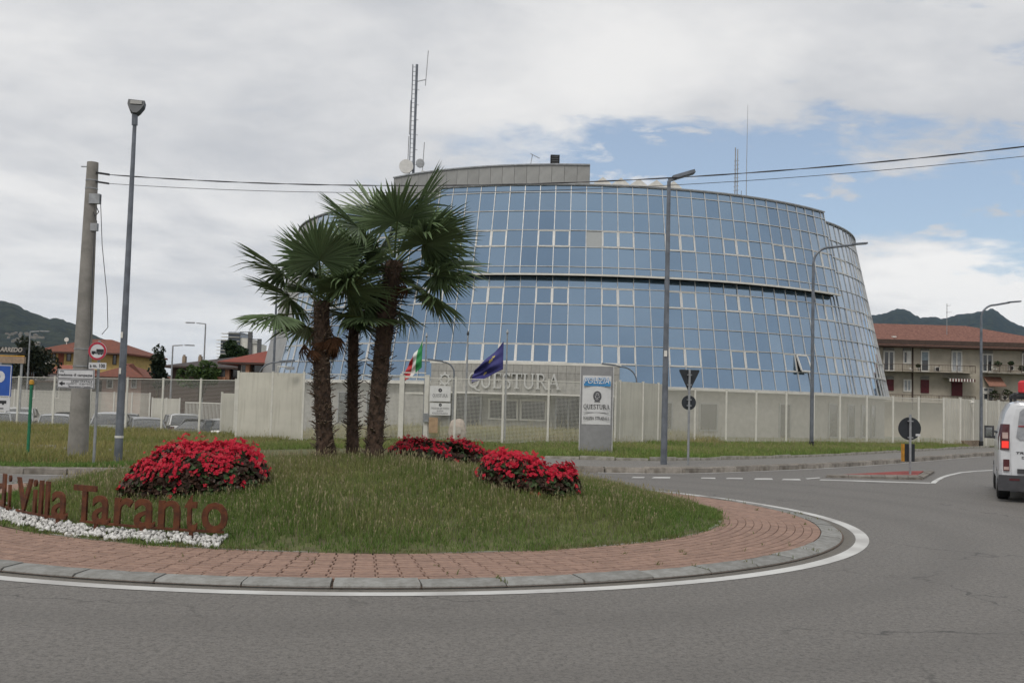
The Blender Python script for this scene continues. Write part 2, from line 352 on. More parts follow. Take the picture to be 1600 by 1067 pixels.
M_STONE2 = mat('old_kerb_stone', (.27, .245, .215), .9, scale=5, col2=(.13, .115, .095), bump=.6, bscale=30, rnd=.16, detail=8)
M_EDGE = mat('edging_concrete', (.30, .285, .25), .9, scale=7, col2=(.17, .16, .13), bump=.5, bscale=30)
M_BRICK = mat('paver', (.315, .205, .155), .9, scale=14, col2=(.225, .145, .115), bump=.4, bscale=70, rnd=.09, detail=6)
M_SAND = mat('joint_sand', (.125, .09, .068), .95, scale=9, bump=.5)
M_SOIL = mat('turf_soil', (.12, .13, .05), .95, scale=5, col2=(.085, .08, .04), bump=.6, bscale=25)
M_RED = mat('red_island_paint', (.30, .055, .045), .85, scale=4, col2=(.19, .045, .04), bump=.4)
M_FAR = mat('far_ground', (.09, .10, .05), .95, scale=.02)

# ------------------------------------------------------------------ ground, road, pavements
def grid_sheet(name, xs, y0f, y1f, ny, zf, material):
    V = []; F = []
    for x in xs:
        a, b_ = y0f(x), y1f(x)
        for j in range(ny + 1):
            y = a + (b_ - a) * j / ny; V.append((x, y, zf(x, y)))
    for i in range(len(xs) - 1):
        for j in range(ny):
            k = i * (ny + 1) + j; F.append((k, k + ny + 1, k + ny + 2, k + 1))
    me = bpy.data.meshes.new(name); me.from_pydata(V, [], F); me.materials.append(material); me.polygons.foreach_set('use_smooth', [True] * len(F))
    o = link(name, me); o['kind'] = 'structure'; return o
_k = [(-70, 18), (-40, 20.6), (-22, 22.3)] + [tuple(ground(*p)[:2]) for p in ((0, 740), (113, 741.6), (192, 743))] + [(-5.6, 25.9), (-2.0, 26.7), (1.0, 26.5)] + \
     [tuple(ground(*p)[:2]) for p in ((1000, 740.4), (1120, 738.5), (1240, 733.4), (1300, 730.6), (1400, 724), (1480, 717), (1554, 711))] + [(30, 57), (45, 72), (95, 112)]
_k.sort(); _kx = [p[0] for p in _k]; _ky = [p[1] for p in _k]
def Yfar(x): return float(sum(np.interp(x + d, _kx, _ky) for d in (-1.2, -.6, 0, .6, 1.2)) / 5)
def pavew(x): return .32 + 3.3 * S((x + 4) / 5)
far = grid_sheet('ground', np.linspace(-8000, 8000, 13), lambda x: -300, lambda x: 10000, 14, lambda x, y: -1.35, M_FAR)
road = grid_sheet('road', np.arange(-70, 96, 1.), lambda x: -14, lambda x: Yfar(x) + .3, 40, zT, M_ROAD)
XS = np.arange(-70, 96, .5)
pav = grid_sheet('pavement', XS, lambda x: Yfar(x) + .16, lambda x: Yfar(x) + pavew(x), 4, lambda x, y: zT(x, y) + .13, M_PAVE)
FENCE_LEFT = [(footX(u, Y), Y) for u, Y in ((-95, 57.5), (-30, 55.4), (25, 53.6), (81, 52.2), (138, 50.9), (195, 49.6), (251, 48.4), (310, 47.2), (365, 45.6))]
def Yverge(x):
    if x > -10.6: return 66.
    return float(np.interp(x, [-70] + [p[0] for p in FENCE_LEFT], [66] + [p[1] for p in FENCE_LEFT])) + 1.2
verge = grid_sheet('verge', XS, lambda x: Yfar(x) + pavew(x) - .02, Yverge, 26, lambda x, y: zT(x, y) + .15, M_SOIL)
lot = grid_sheet('car_park', np.arange(-75, -5, 2.), lambda x: Yverge(min(x, -11)) - .4, lambda x: 112, 4, lambda x, y: -1.0, M_LOT)
# kerb stones along the far side of the road
def walk(x0, x1, step):
    pts = []; x = x0
    while x < x1:
        y = Yfar(x); sl = (Yfar(x + .2) - y) / .2; pts.append((x, y, math.atan(sl))); x += step * math.cos(math.atan(sl))
    return pts
def stone_mesh(name, L, W, H, material, bev=.02, seed=0):
    r = random.Random(seed); mb = MB(); b = bev
    ring = [(-L / 2, -W / 2 , 0), (L / 2, -W / 2, 0), (L / 2, W / 2, 0), (-L / 2, W / 2, 0)]
    lay = [(0, -.12), (0, H - b), (b, H)]; V = []
    for ins, z in lay:
        for x, y, _ in ring: V.append((x - math.copysign(ins, x) + r.uniform(-.006, .006), y - math.copysign(ins, y) + r.uniform(-.006, .006), z + (r.uniform(-.006, .006) if z > 0 else 0)))
    F = [(8, 9, 10, 11)]
    for k in (0, 4):
        for i in range(4): F.append((k + i, k + (i + 1) % 4, k + 4 + (i + 1) % 4, k + 4 + i))
    return mb.add(V, F).mesh(name, material, 50)
kst = [stone_mesh('kerb_stone', .98, .3, .15, M_STONE2, .03, s) for s in range(4)]
for i, (x, y, a) in enumerate(walk(-18, 24, 1.0)):
    link('kerb_stone', kst[i % 4], pav, (x, y + .12, zT(x, y) + random.uniform(-.012, .008)), (random.uniform(-.015, .015), random.uniform(-.012, .012), a + random.uniform(-.01, .01)))
est = stone_mesh('edging_stone', .98, .09, .08, M_EDGE, .015, 9)
for i, (x, y, a) in enumerate(walk(1.5, 24, 1.0)):          # low edging between footway and grass
    yy2 = y + pavew(x); link('edging_stone', est, pav, (x, yy2, zT(x, yy2) + .14 + random.uniform(-.02, .02)), (0, random.uniform(-.02, .02), a))
_e = [ground(-60, 700), ground(0, 703), ground(60, 707), ground(112, 712), ground(160, 715), ground(215, 718)]
for a, b_ in zip(_e[:-1], _e[1:]):
    n = max(1, int((b_ - a).length / .9))
    for i in range(n):
        p = a.lerp(b_, (i + .5) / n); o = link('edging_stone', est, verge, (p.x, p.y, p.z + .13 + random.uniform(-.03, .03)), (random.uniform(-.1, .1), random.uniform(-.05, .05), math.atan2(b_.y - a.y, b_.x - a.x))); o.scale = (.9, 1.6, 1.3)

# ------------------------------------------------------------------ roundabout: kerb ring, brick apron, mound
KR0, KR1, BR0, BR1 = 6.80, 6.53, 6.52, 5.22
def zap(r): return .045 + (BR0 - r) / (BR0 - BR1) * .04
def ring_mesh(name, r0, r1, z0, z1, material, n=180):
    V = []
    for r, z in ((r0, z0), (r1, z1)): V += [(IC.x + r * math.sin(2 * PI * i / n), IC.y - r * math.cos(2 * PI * i / n), z) for i in range(n)]
    me = bpy.data.meshes.new(name); me.from_pydata(V, [], [(i, (i + 1) % n, n + (i + 1) % n, n + i) for i in range(n)]); me.materials.append(material); return me
def zr(x, y): return zT(x, y)
kerb = link('kerb', ring_mesh('kerb', KR0 + .01, KR1 - .02, .012, .02, M_SAND)); kerb['kind'] = 'structure'
NK = 56
def kerb_mesh(seed):
    r = random.Random(seed); da = 2 * PI / NK; g = .0013; n = 4; V = []
    prof = [(KR0, -.05), (KR0 - .012, .022), (KR0 - .04, .038), (KR1 + .025, .052), (KR1, .05), (KR1, -.05)]
    for i in range(n + 1):
        a = -da / 2 + g + (da - 2 * g) * i / n
        for rr, z in prof: V.append((rr * math.sin(a), -rr * math.cos(a) , z + (r.uniform(-.004, .004) if z > 0 else 0)))
    k = len(prof); F = [tuple(range(k)), tuple(range(n * k, n * k + k))[::-1]]
    for i in range(n):
        for j in range(k - 1): F.append((i * k + j, i * k + j + 1, (i + 1) * k + j + 1, (i + 1) * k + j))
    return MB().add(V, F).mesh('kerb_stone', M_STONE, 40)
kms = [kerb_mesh(s) for s in range(5)]
for i in range(NK):
    o = link('kerb_stone', kms[i % 5], kerb, (IC.x, IC.y, random.uniform(-.006, .006)), (0, 0, 2 * PI * (i + .35) / NK + random.uniform(-.0008, .0008)))
apron = link('brick_apron', ring_mesh('brick_apron', BR0 + .01, BR1 - .1, zap(BR0) - .022, zap(BR1) - .022, M_SAND)); apron['kind'] = 'structure'
NBR, NC = 184, 12
brick_meshes = []
dr = (BR0 - BR1) / NC
def brick_box(r, jag, h0=0.):
    da = 2 * PI / NBR; g = .0065 / r; a0, a1 = -da / 2 + g * .9, da / 2 - g * .9; r0, r1 = r - dr / 2 + .0026, r + dr / 2 - .0026; b = .003; V = []
    for ins, z in ((0, -.03), (0, zap(r) - .004), (b, zap(r))):
        for rr, a in ((r1 - ins, a0 + ins / r), (r1 - ins, a1 - ins / r), (r0 + ins, a1 - ins / r), (r0 + ins, a0 + ins / r)): V.append((rr * math.sin(a), -rr * math.cos(a), z))
    F = [(8, 9, 10, 11)]
    for k in (0, 4):
        for i in range(4): F.append((k + i, k + (i + 1) % 4, k + 4 + (i + 1) % 4, k + 4 + i))
    return V, F
cand = []
for c in range(NC):
    r = BR1 + (c + .5) * dr; jag = (.055 if c % 2 else -.055) * 2 * PI / NBR
    brick_meshes.append(MB().add(*brick_box(r, 0)).mesh('paver', M_BRICK))
    for i in range(NBR):
        a = 2 * PI * i / NBR + jag + random.uniform(-.0006, .0006); x, y = IC.x + r * math.sin(a), IC.y - r * math.cos(a)
        vis = abs(x / y) < .49 and y < IC.y + 1
        cand.append((math.hypot(x, y) if vis else 99, c, a, random.uniform(-.0015, .0015)))
cand.sort()
for d, c, a, dz_ in cand[:300]: link('paver', brick_meshes[c], apron, (IC.x, IC.y, dz_), (0, 0, a))
V = []; F = []; CC = []
for d, c, a, dz_ in cand[300:]:
    v, f = brick_box(BR1 + (c + .5) * dr, 0); cs, sn = math.cos(a), math.sin(a); k = len(V); t = random.uniform(.88, 1.1)
    V += [(IC.x + p[0] * cs - p[1] * sn, IC.y + p[0] * sn + p[1] * cs, p[2] + dz_) for p in v]; F += [tuple(q_ + k for q_ in ff) for ff in f]; CC += [(t, t, t)] * len(v)
M_BRICK2 = mat('paver_mass', (.315, .205, .155), .9, scale=14, col2=(.225, .145, .115), bump=.4, bscale=70, detail=6)
_b = NB(M_BRICK2.node_tree); _p = M_BRICK2.node_tree.nodes['Principled BSDF']; _src = _p.inputs['Base Color'].links[0].from_socket
_b.link(_b.mix(1., _src, _b.n('ShaderNodeAttribute', attribute_name='col').outputs['Color'], 'MULTIPLY'), _p.inputs['Base Color'])
mass = link('pavers', tris_mesh('pavers', V, F, M_BRICK2, np.array(CC)), apron); mass['kind'] = 'stuff'
def zm(r): 
    t = min(1., r / 5.25); return .075 + .60 * (1 - t * t) ** 1.05
def zmound(x, y): return zm(math.hypot(x - IC.x, y - IC.y)) + .02 * math.sin(2.1 * x + 1) * math.sin(1.7 * y)
V = [(IC.x, IC.y, zmound(*IC))]; F = []; n = 96; rs = np.linspace(.25, 5.25, 21)
for r in rs:
    for i in range(n): x, y = IC.x + r * math.cos(2 * PI * i / n), IC.y + r * math.sin(2 * PI * i / n); V.append((x, y, zmound(x, y)))
F += [(0, 1 + i, 1 + (i + 1) % n) for i in range(n)]
for k in range(len(rs) - 1):
    for i in range(n): F.append((1 + k * n + i, 1 + (k + 1) * n + i, 1 + (k + 1) * n + (i + 1) % n, 1 + k * n + (i + 1) % n))
me = bpy.data.meshes.new('mound'); me.from_pydata(V, [], F); me.materials.append(M_SOIL); me.polygons.foreach_set('use_smooth', [True] * len(F)); mound = link('mound', me); mound['kind'] = 'structure'
# thin concrete edging between turf and bricks
edg = link('turf_edging', ring_mesh('turf_edging', BR1 + .0, BR1 - .05, .085, .088, M_EDGE)); edg['kind'] = 'structure'

# ------------------------------------------------------------------ painted markings
V = ring_mesh('road_marking', 7.12, 6.955, .004, .004, M_PAINT, 240)
for v in V.vertices: v.co.z = zT(v.co.x, v.co.y) + .004 + (.0 if v.co.y < 20 else .004)
link('road_marking', V)['kind'] = 'structure'
def mark(pix, name='road_marking', m=None, z=.005): return sheet(name, [ground(*p) for p in pix], z, m or M_PAINT)
for q_ in ([(990, 745.2), (1007.5, 745.2), (1006, 746.8), (986, 746.8)], [(1022, 745.2), (1047.5, 745.4), (1047, 747.2), (1018, 747)], [(1096, 745.9), (1117.5, 746.2), (1118, 748), (1095, 747.6)],
           [(1136, 746.4), (1160, 746.6), (1161, 748.5), (1134, 748.2)], [(1181, 747.1), (1206, 747.3), (1208, 749.5), (1178, 749.2)], [(1224, 748), (1249, 748.2), (1252, 750.4), (1221, 750)],
           [(1258, 747.4), (1280, 745.8), (1282, 746.8), (1262, 748.6)]): mark(q_)
mark([(1283, 748.9), (1453, 754), (1453, 755.4), (1280, 750.2)])
cur = [(1453, 755.2), (1457, 751.8), (1463, 748.2), (1470, 745), (1480, 741.8), (1500, 737.6), (1525, 735.4), (1556, 733.8), (1640, 731.5)]
cur2 = [(1462, 755.2), (1465, 752.4), (1469, 749.6), (1476, 746), (1486, 742.8), (1503, 738.8), (1527, 736.4), (1557, 734.9), (1641, 732.6)]
for i in range(len(cur) - 1): mark([cur[i], cur[i + 1], cur2[i + 1], cur2[i]], z=.005 + .0002 * (i % 2))
# thin worn edge line along the far kerb
for x0, x1 in ((-22, -6.4), (2.2, 20)):
    xs = np.arange(x0, x1, .7)
    V = []
    for x in xs: y = Yfar(x); V += [(x, y - .26, zT(x, y) + .006), (x, y - .12, zT(x, y) + .006)]
    me = bpy.data.meshes.new('road_marking'); me.from_pydata(V, [], [(2 * i, 2 * i + 2, 2 * i + 3, 2 * i + 1) for i in range(len(xs) - 1)]); me.materials.append(M_PAINT); link('road_marking', me)['kind'] = 'structure'
# splitter island
def gp(u, v, z=0.): p = ground(u, v); return (p.x, p.y, p.z + z)
spl = [(1290, 745.6), (1340, 746.8), (1390, 748), (1442, 749.6), (1460, 738.2), (1440, 737.4), (1410, 737.8), (1350, 741.6)]
P0 = [ground(*p) for p in spl]
mb = MB(); mb.prism([(p.x, p.y) for p in P0], -.02, .025, 'z'); island = mb.build('traffic_island', M_STONE2); island['kind'] = 'structure'
redp = [ground(*p) for p in ((1302, 744.6), (1350, 742.0), (1412, 738.4), (1443, 738.2), (1433, 745), (1380, 744.9))]
MB().prism([(p.x, p.y) for p in redp], .02, .048, 'z').build('red_infill', M_RED, island)
def slab(a, b_, c_, d_, z1=.055):
    P = [ground(*p) for p in (a, b_, c_, d_)]; MB().prism([(p.x, p.y) for p in P], .0, z1, 'z').build('kerb_stone', M_STONE2, island)
us = [1292, 1326, 1361, 1383, 1402, 1419, 1441]
for i in range(6):
    f0 = lambda u: 745.7 + (u - 1290) / 150 * 3.9; g0 = lambda u: 744.1 + (u - 1290) / 150 * .9
    slab((us[i] + .6, f0(us[i])), (us[i + 1] - .6, f0(us[i + 1])), (us[i + 1] - .6 - (8 if i == 5 else 0), g0(us[i + 1])), (us[i] + .6 - 1, g0(us[i])))
slab((1443, 749), (1452, 743.5), (1443, 741.5), (1433, 745)); slab((1453, 743), (1460, 738.4), (1447, 738), (1444, 741))

# ------------------------------------------------------------------ the round glass building
BC = Vector((4.491, 81.15)); RB, KS, ZB = 23.14, .22, 2.875
def glassmat(name, c0, c1, rough=.045, seen=.85):
    m = bpy.data.materials.new(name); m.use_nodes = True; b = NB(m.node_tree); p = m.node_tree.nodes['Principled BSDF']
    oc = b.n('ShaderNodeNewGeometry').outputs['Position']; oi = b.n('ShaderNodeObjectInfo')
    at = b.n('ShaderNodeAttribute', attribute_name='col'); r_ = b.m('FRACT', b.m('ADD', oi.outputs['Random'], at.outputs['Fac']))
    c = b.mix(b.m('ADD', b.m('MULTIPLY', r_, .8), b.m('MULTIPLY', b.noise(oc, 1.1, 3), .3), clamp=True), c0, c1)
    b.link(c, p.inputs['Base Color']); p.inputs['Metallic'].default_value = seen; p.inputs['Coat Weight'].default_value = .8; p.inputs['Coat Roughness'].default_value = .02; p.inputs['Roughness'].default_value = rough
    bp = b.n('ShaderNodeBump'); bp.inputs['Strength'].default_value = .04; bp.inputs['Distance'].default_value = .05
    b.link(b.noise(oc, .9, 2), bp.inputs['Height']); b.link(bp.outputs[0], p.inputs['Normal']); MATS[name] = m; return m
M_GLASS = glassmat('blue_glass', (.16, .25, .365), (.225, .32, .43))
M_GREYPANE = mat('grey_pane', (.33, .345, .345), .35, .2, var=.02)
M_ALU = mat('aluminium_frame', (.56, .56, .55), .4, .35, var=.08, scale=3)
M_SASH = mat('sash_frame', (.66, .645, .61), .45, .1, var=.08, scale=3)
M_CLAD = mat('grey_cladding', (.30, .30, .29), .5, .25, var=.06, scale=1.5, rnd=.06)
M_DARK = mat('dark_core', (.02, .022, .025), .6)
M_WALLST = mat('wall_stone', (.36, .35, .325), .8, var=.1, scale=3, rnd=.07, bump=.2)
M_WHITE = mat('white_trim', (.68, .66, .61), .5, var=.06, scale=2)
M_ROOFG = mat('roof_membrane', (.30, .30, .30), .8)
M_DGLASS = mat('dark_glass', (.035, .04, .045), .08, 0, spec=.8)
M_STEEL = mat('galvanised_steel', (.34, .35, .36), .45, .6, var=.12, scale=5)
M_POLE = mat('lamp_pole_paint', (.16, .175, .20), .45, .4, var=.15, scale=3)
M_BLACK = mat('black_plastic', (.02, .02, .022), .5)
bld = thing('glass_building', 'round tapering office block clad in blue mirror glass panes', 'building', (BC.x, BC.y, 0))
def Rz_(z, d=0.): return RB + d - KS * (z - ZB)
def pol(r, az, z=0.): return Vector((r * math.sin(R(az)), -r * math.cos(R(az)), z))
DU = .42; COLW = 2.4; AZ0 = -25.2; AZE = 45.6
UP = [14.32, 13.89, 12.76, 11.61, 10.62, 9.47, 9.05]
LOW = [8.93, 8.31, 7.31, 6.19, 5.06, 3.99, 2.84]
SIDE = [13.87, 12.76, 11.61, 10.62, 9.47, 8.31, 7.31, 6.19, 5.06, 3.99, 2.84]
def pane_geo(z0, z1, d, w, inset=.02, t=.02):
    zm_ = (z0 + z1) / 2; rm = Rz_(zm_, d); V = []
    for yo in (0, t):
        for z in (z0 + inset, z1 - inset):
            r = Rz_(z, d); hw = r * math.sin(R(w / 2)) - inset
            for sx in (-1, 1): V.append((sx * hw, rm - r * math.cos(R(w / 2)) + yo, z - zm_))
    return V, [(0, 1, 3, 2), (4, 6, 7, 5), (0, 4, 5, 1), (2, 3, 7, 6), (0, 2, 6, 4), (1, 5, 7, 3)]
_pm = {}
def pane_mesh(z0, z1, d, w, m, nm='pane', inset=.02):
    k = (z0, z1, d, w, m.name, inset)
    if k not in _pm: _pm[k] = MB().add(*pane_geo(z0, z1, d, w, inset)).mesh(nm, m)
    return _pm[k]
_wm = {}
def window_mesh(z0, z1, d, w):
    k = (z0, z1, d, w)
    if k not in _wm:
        V, _ = pane_geo(z0, z1, d + .02, w, .035); a, b_, c, e = [Vector(p) for p in V[:4]]; mb = MB()
        for p, q_ in ((a, b_), (c, e)): mb.bar(p, q_, .07, .085)
        for p, q_ in ((a, c), (b_, e)):
            dv = (q_ - p).normalized() * .044; mb.bar(p + dv, q_ - dv, .072, .083)
        _wm[k] = mb.mesh('window', M_SASH)
    return _wm[k]
cells = []
def add_cell(az, w, z0, z1, d, window=False, special=None, opened=0.):
    zm_ = (z0 + z1) / 2; loc = pol(Rz_(zm_, d), az, zm_)
    rot = (random.gauss(0, .011), random.gauss(0, .004), R(az) + random.gauss(0, .012))
    if window:
        o = link('window', window_mesh(z0, z1, d, w), bld, loc, (opened, 0, R(az)))
        if opened: o.location = loc + pol(.22, az, 0) ; o['label'] = 'top-hung sash tilted open'
        link('pane', pane_mesh(z0, z1, d + .015, w, special or M_GLASS, inset=.06), o, (0, 0, 0), (random.gauss(0, .008), 0, random.gauss(0, .01)))
    else:
        cells.append(((z1 - z0) * max(.05, math.cos(R(az + 3))) * w / abs(COLW), az, w, z0, z1, d, loc, rot, special))
NCOL = 30
for i in range(NCOL):
    a0 = AZ0 + COLW * i; a1 = min(a0 + COLW, AZE); w_ = a1 - a0; az = (a0 + a1) / 2
    win = (i - 3) % 4 in (0, 1) and i < 29
    for k in range(6): add_cell(az, w_, UP[k + 1], UP[k], DU, window=(win and k == 3 and w_ > 2), special=M_GREYPANE if (k == 3 and i == 10) else None)
    for k in range(6):
        portal = k == 5 and 0 < i < 12
        if portal: continue
        wn = win and k in (1, 4)
        if k == 4 and i in (5, 6): wn = True
        add_cell(az, w_, LOW[k + 1], LOW[k], 0., window=wn and w_ > 2, opened=-.20 if (k == 4 and i == 24) else 0.)
for i in list(range(-14, 0)) + list(range(30, 53)):
    a0 = AZ0 + COLW * i if i != 30 else AZE; a1 = AZ0 + COLW * (i + 1) if i != 29 else AZE
    a0 = max(a0, AZE) if i >= 29 else a0; w_ = a1 - a0; az = (a0 + a1) / 2; win = (i - 3) % 4 in (0, 1)
    for k in range(10): add_cell(az, w_, SIDE[k + 1], SIDE[k], 0., window=(win and k in (2, 5, 8) and az < 75))
add_cell((AZE + AZ0 + COLW * 30) / 2, AZ0 + COLW * 30 - AZE, 3.99, 5.06, 0.)
cells.sort(key=lambda c: -c[0])
V = []; F = []; CC = []
for n_, (s_, az, w_, z0, z1, d, loc, rot, sp) in enumerate(cells):
    if n_ < 300 or sp: link('pane', pane_mesh(z0, z1, d, round(w_, 3), sp or M_GLASS), bld, loc, rot)
    else:
        v, f = pane_geo(z0, z1, d, w_); M_ = Matrix.Translation(loc) @ Euler(rot).to_matrix().to_4x4(); k = len(V); t = random.random()
        V += [tuple(M_ @ Vector(p)) for p in v]; F += [tuple(q_ + k for q_ in ff) for ff in f]; CC += [(t, t, t)] * 8
link('panes', tris_mesh('panes', V, F, M_GLASS, np.array(CC)), bld)['kind'] = 'stuff'
# mullions and transoms
_mm = {}
def mullion(az, z0, z1, d, w=.042):
    k = (z0, z1, d, w)
    if k not in _mm: _mm[k] = MB().bar((0, -Rz_(z0, d) - .012, z0), (0, -Rz_(z1, d) - .012, z1), w, .07).mesh('mullion', M_ALU)
    link('mullion', _mm[k], bld, (0, 0, 0), (0, 0, R(az)))
def azline(a0, a1):
    n = max(1, round((a1 - a0) / COLW)); return [a0 + (a1 - a0) * i / n for i in range(n + 1)]
def transom(a0, a1, z, d, h=.042, dep=.075, name='transom', m=None, off=.012):
    mb = MB(); pts = [a0] + [AZ0 + COLW * i for i in range(-40, 60) if a0 + .01 < AZ0 + COLW * i < a1 - .01] + [a1]; r = Rz_(z, d) + off
    V = []
    for a in pts:
        for rr, zo in ((r + dep / 2, -h / 2), (r + dep / 2, h / 2), (r - dep / 2, h / 2), (r - dep / 2, -h / 2)): V.append(tuple(pol(rr, a, z + zo)))
    n = len(pts); F = [(0, 1, 2, 3), tuple(4 * (n - 1) + i for i in (3, 2, 1, 0))]
    for i in range(n - 1):
        for j in range(4): F.append((4 * i + j, 4 * i + 4 + j, 4 * i + 4 + (j + 1) % 4, 4 * i + (j + 1) % 4))
    return mb.add(V, F).build(name, m or M_ALU, bld)
AZL, AZR = AZ0 - COLW * 14, AZ0 + COLW * 53
for i in range(NCOL + 1):
    az = min(AZ0 + COLW * i, AZE); mullion(az, UP[-1], UP[0], DU); mullion(az, LOW[-1] if not 1 < i < 12 else 4.0, LOW[0], 0.)
for i in list(range(-14, 0)) + list(range(30, 54)): mullion(AZ0 + COLW * i, 2.84, 13.87, 0.)
for z in UP[:-1]: transom(AZ0, AZE, z, DU)
for k, z in enumerate(LOW[1:]):
    if z < 3: transom(AZ0, AZ0 + COLW, z, 0.); transom(AZ0 + 12 * COLW, AZE, z, 0.)
    else: transom(AZ0, AZE, z, 0.)
for z in SIDE[:-1]: transom(AZL, AZ0, z, 0.); transom(AZE, AZR, z, 0.)
transom(AZL, AZ0, 2.84, 0.); transom(AZE, AZR, 2.84, 0.)
transom(AZ0 - .1, AZE + .1, 9.0, DU, .10, .16, 'ledge', M_WHITE, .02)
transom(AZ0 - .1, AZE + .1, 14.37, DU, .07, .3, 'coping', M_STEEL, -.02); transom(AZL - 40, AZ0, 13.92, 0., .07, .3, 'coping', M_STEEL, -.02); transom(AZE, AZR, 13.92, 0., .07, .3, 'coping', M_STEEL, -.02)
transom(AZ0 + 12 * COLW, AZR, 2.74, 0., .14, .2, 'sill_band', M_WHITE, .0); transom(AZL - 20, AZ0 + COLW, 2.74, 0., .14, .2, 'sill_band', M_WHITE, .0)
def conewall(name, m, a0, a1, z0, z1, d0, d1, n=None, flat=False):
    pts = azline(a0, a1); V = []
    for a in pts: V += [tuple(pol(d0, a, z0)), tuple(pol(d1, a, z1))]
    return MB().add(V, [(2 * i, 2 * i + 2, 2 * i + 3, 2 * i + 1) for i in range(len(pts) - 1)]).build(name, m, bld)
conewall('core_wall', M_DARK, -180, 180, 2.7, 13.8, Rz_(2.7) - .12, Rz_(13.8) - .12)
conewall('core_wall', M_DARK, AZ0 + .1, AZE - .1, 9.03, 14.3, Rz_(9.03, DU) - .12, Rz_(14.3, DU) - .12)
conewall('soffit', M_CLAD, AZ0, AZE, 9.0, 9.0, Rz_(9.0) - .1, Rz_(9.0, DU) - .05)
for a in (AZ0, AZE):      # the raised front's end faces
    MB().add([tuple(pol(Rz_(9, 0), a, 9.0)), tuple(pol(Rz_(9, DU), a, 9.0)), tuple(pol(Rz_(14.3, DU), a, 14.33)), tuple(pol(Rz_(14.3, 0) - 1.5, a, 14.33)), tuple(pol(Rz_(9) - 1.5, a, 9.0))], [(0, 1, 2, 3, 4)]).build('return_panel', M_CLAD, bld)
MB().add([tuple(pol(Rz_(13.8) - .05, -180 + 6 * i, 13.8)) for i in range(60)], [tuple(range(60))]).build('roof', M_ROOFG, bld)
pts = azline(AZ0, AZE)
MB().add([tuple(pol(Rz_(14.3, DU) - .05, a, 14.3)) for a in pts] + [tuple(pol(19.0, a, 14.3)) for a in pts[::-1]], [tuple(range(2 * len(pts)))]).build('roof', M_ROOFG, bld)
# grey opaque cladding on the flank, panel by panel
CZ = [13.87, 12.3, 10.7, 9.1, 7.4, 5.7, 4.0, 2.84]
for i in range(9):
    a0 = AZL - 4.2 * (i + 1)
    for k in range(7):
        z0, z1 = CZ[k + 1], CZ[k]; zm_ = (z0 + z1) / 2
        link('cladding_panel', pane_mesh(z0, z1, 0., 4.2, M_CLAD, 'cladding_panel', .012), bld, pol(Rz_(zm_), a0 + 2.1, zm_), (0, 0, R(a0 + 2.1)))
# ground floor
conewall('base_wall', M_WALLST, -180, AZ0 + COLW, -.6, 2.7, RB - .3, RB - .3); conewall('base_wall', M_WALLST, AZ0 + 12 * COLW, 180, -.6, 2.7, RB - .3, RB - .3)
for az, wd, z0, z1 in ((-39, 2.6, .3, 2.1), (-33, 2.6, .3, 2.1), (10.8, 1.0, .5, 2.0), (16.8, 2.6, .5, 2.0), (30, 2.0, .0, 2.1), (41, 2.2, .2, 2.2), (46.5, 2.2, .2, 2.2), (51.5, 2.2, .2, 2.2), (56, 2.2, .2, 2.2)):
    hw = wd / 2.1; o = MB().box((0, 0, 0), (wd * .42, .08, z1 - z0)).build('window', M_DGLASS, bld, pol(RB - .29, az, (z0 + z1) / 2), (0, 0, R(az)))
    fr = MB()
    for sx in (-1, 1): fr.box((sx * wd * .21, -.03, 0), (.07, .1, z1 - z0 + .1))
    for sz in (-1, 1): fr.box((0, -.03, sz * (z1 - z0) / 2), (wd * .42 - .07, .098, .07))
    fr.build('frame', M_STEEL, o)
# entrance: stone band with raised letters over a glazed recess
PA0, PA1 = AZ0 + COLW, AZ0 + 12 * COLW; RP = RB + .10
tz = [3.86, 3.42, 2.86, 2.30]; ncol = 22; tw = (PA1 - PA0) / ncol
for i in range(ncol):
    for k in range(3):
        hw = RP * math.sin(R(tw / 2)) - .006; z0, z1 = tz[k + 1] + .006, tz[k] - .006; key = ('tile', k)
        if key not in _mm: _mm[key] = MB().ext(-hw, hw, -.02, .03, z0, z1).mesh('stone_panel', M_WALLST)
        link('stone_panel', _mm[key], bld, pol(RP, PA0 + tw * (i + .5)), (0, 0, R(PA0 + tw * (i + .5))))
conewall('band_backing', M_DARK, PA0, PA1, 2.3, 3.86, RP - .03, RP - .03)
transom(PA0 - .2, PA1 + .2, 3.93, 0., .15, .5, 'sill_band', M_WHITE, .12)
transom(PA0, PA1, 2.24, 0., .11, .3, 'sill_band', M_WHITE, -.1)
conewall('recess_wall', M_WALLST, PA0, PA1, -.4, 2.3, RB - 1.4, RB - 1.4); conewall('recess_ceiling', M_WHITE, PA0, PA1, 2.2, 2.2, RB - 1.45, RB + .05)
for a in (PA0, PA1): MB().add([tuple(pol(RB + .12, a, -.5)), tuple(pol(RB - 1.5, a, -.5)), tuple(pol(RB - 1.5, a, 3.9)), tuple(pol(RB + .12, a, 3.9))], [(0, 1, 2, 3)]).build('jamb', M_WHITE, bld)
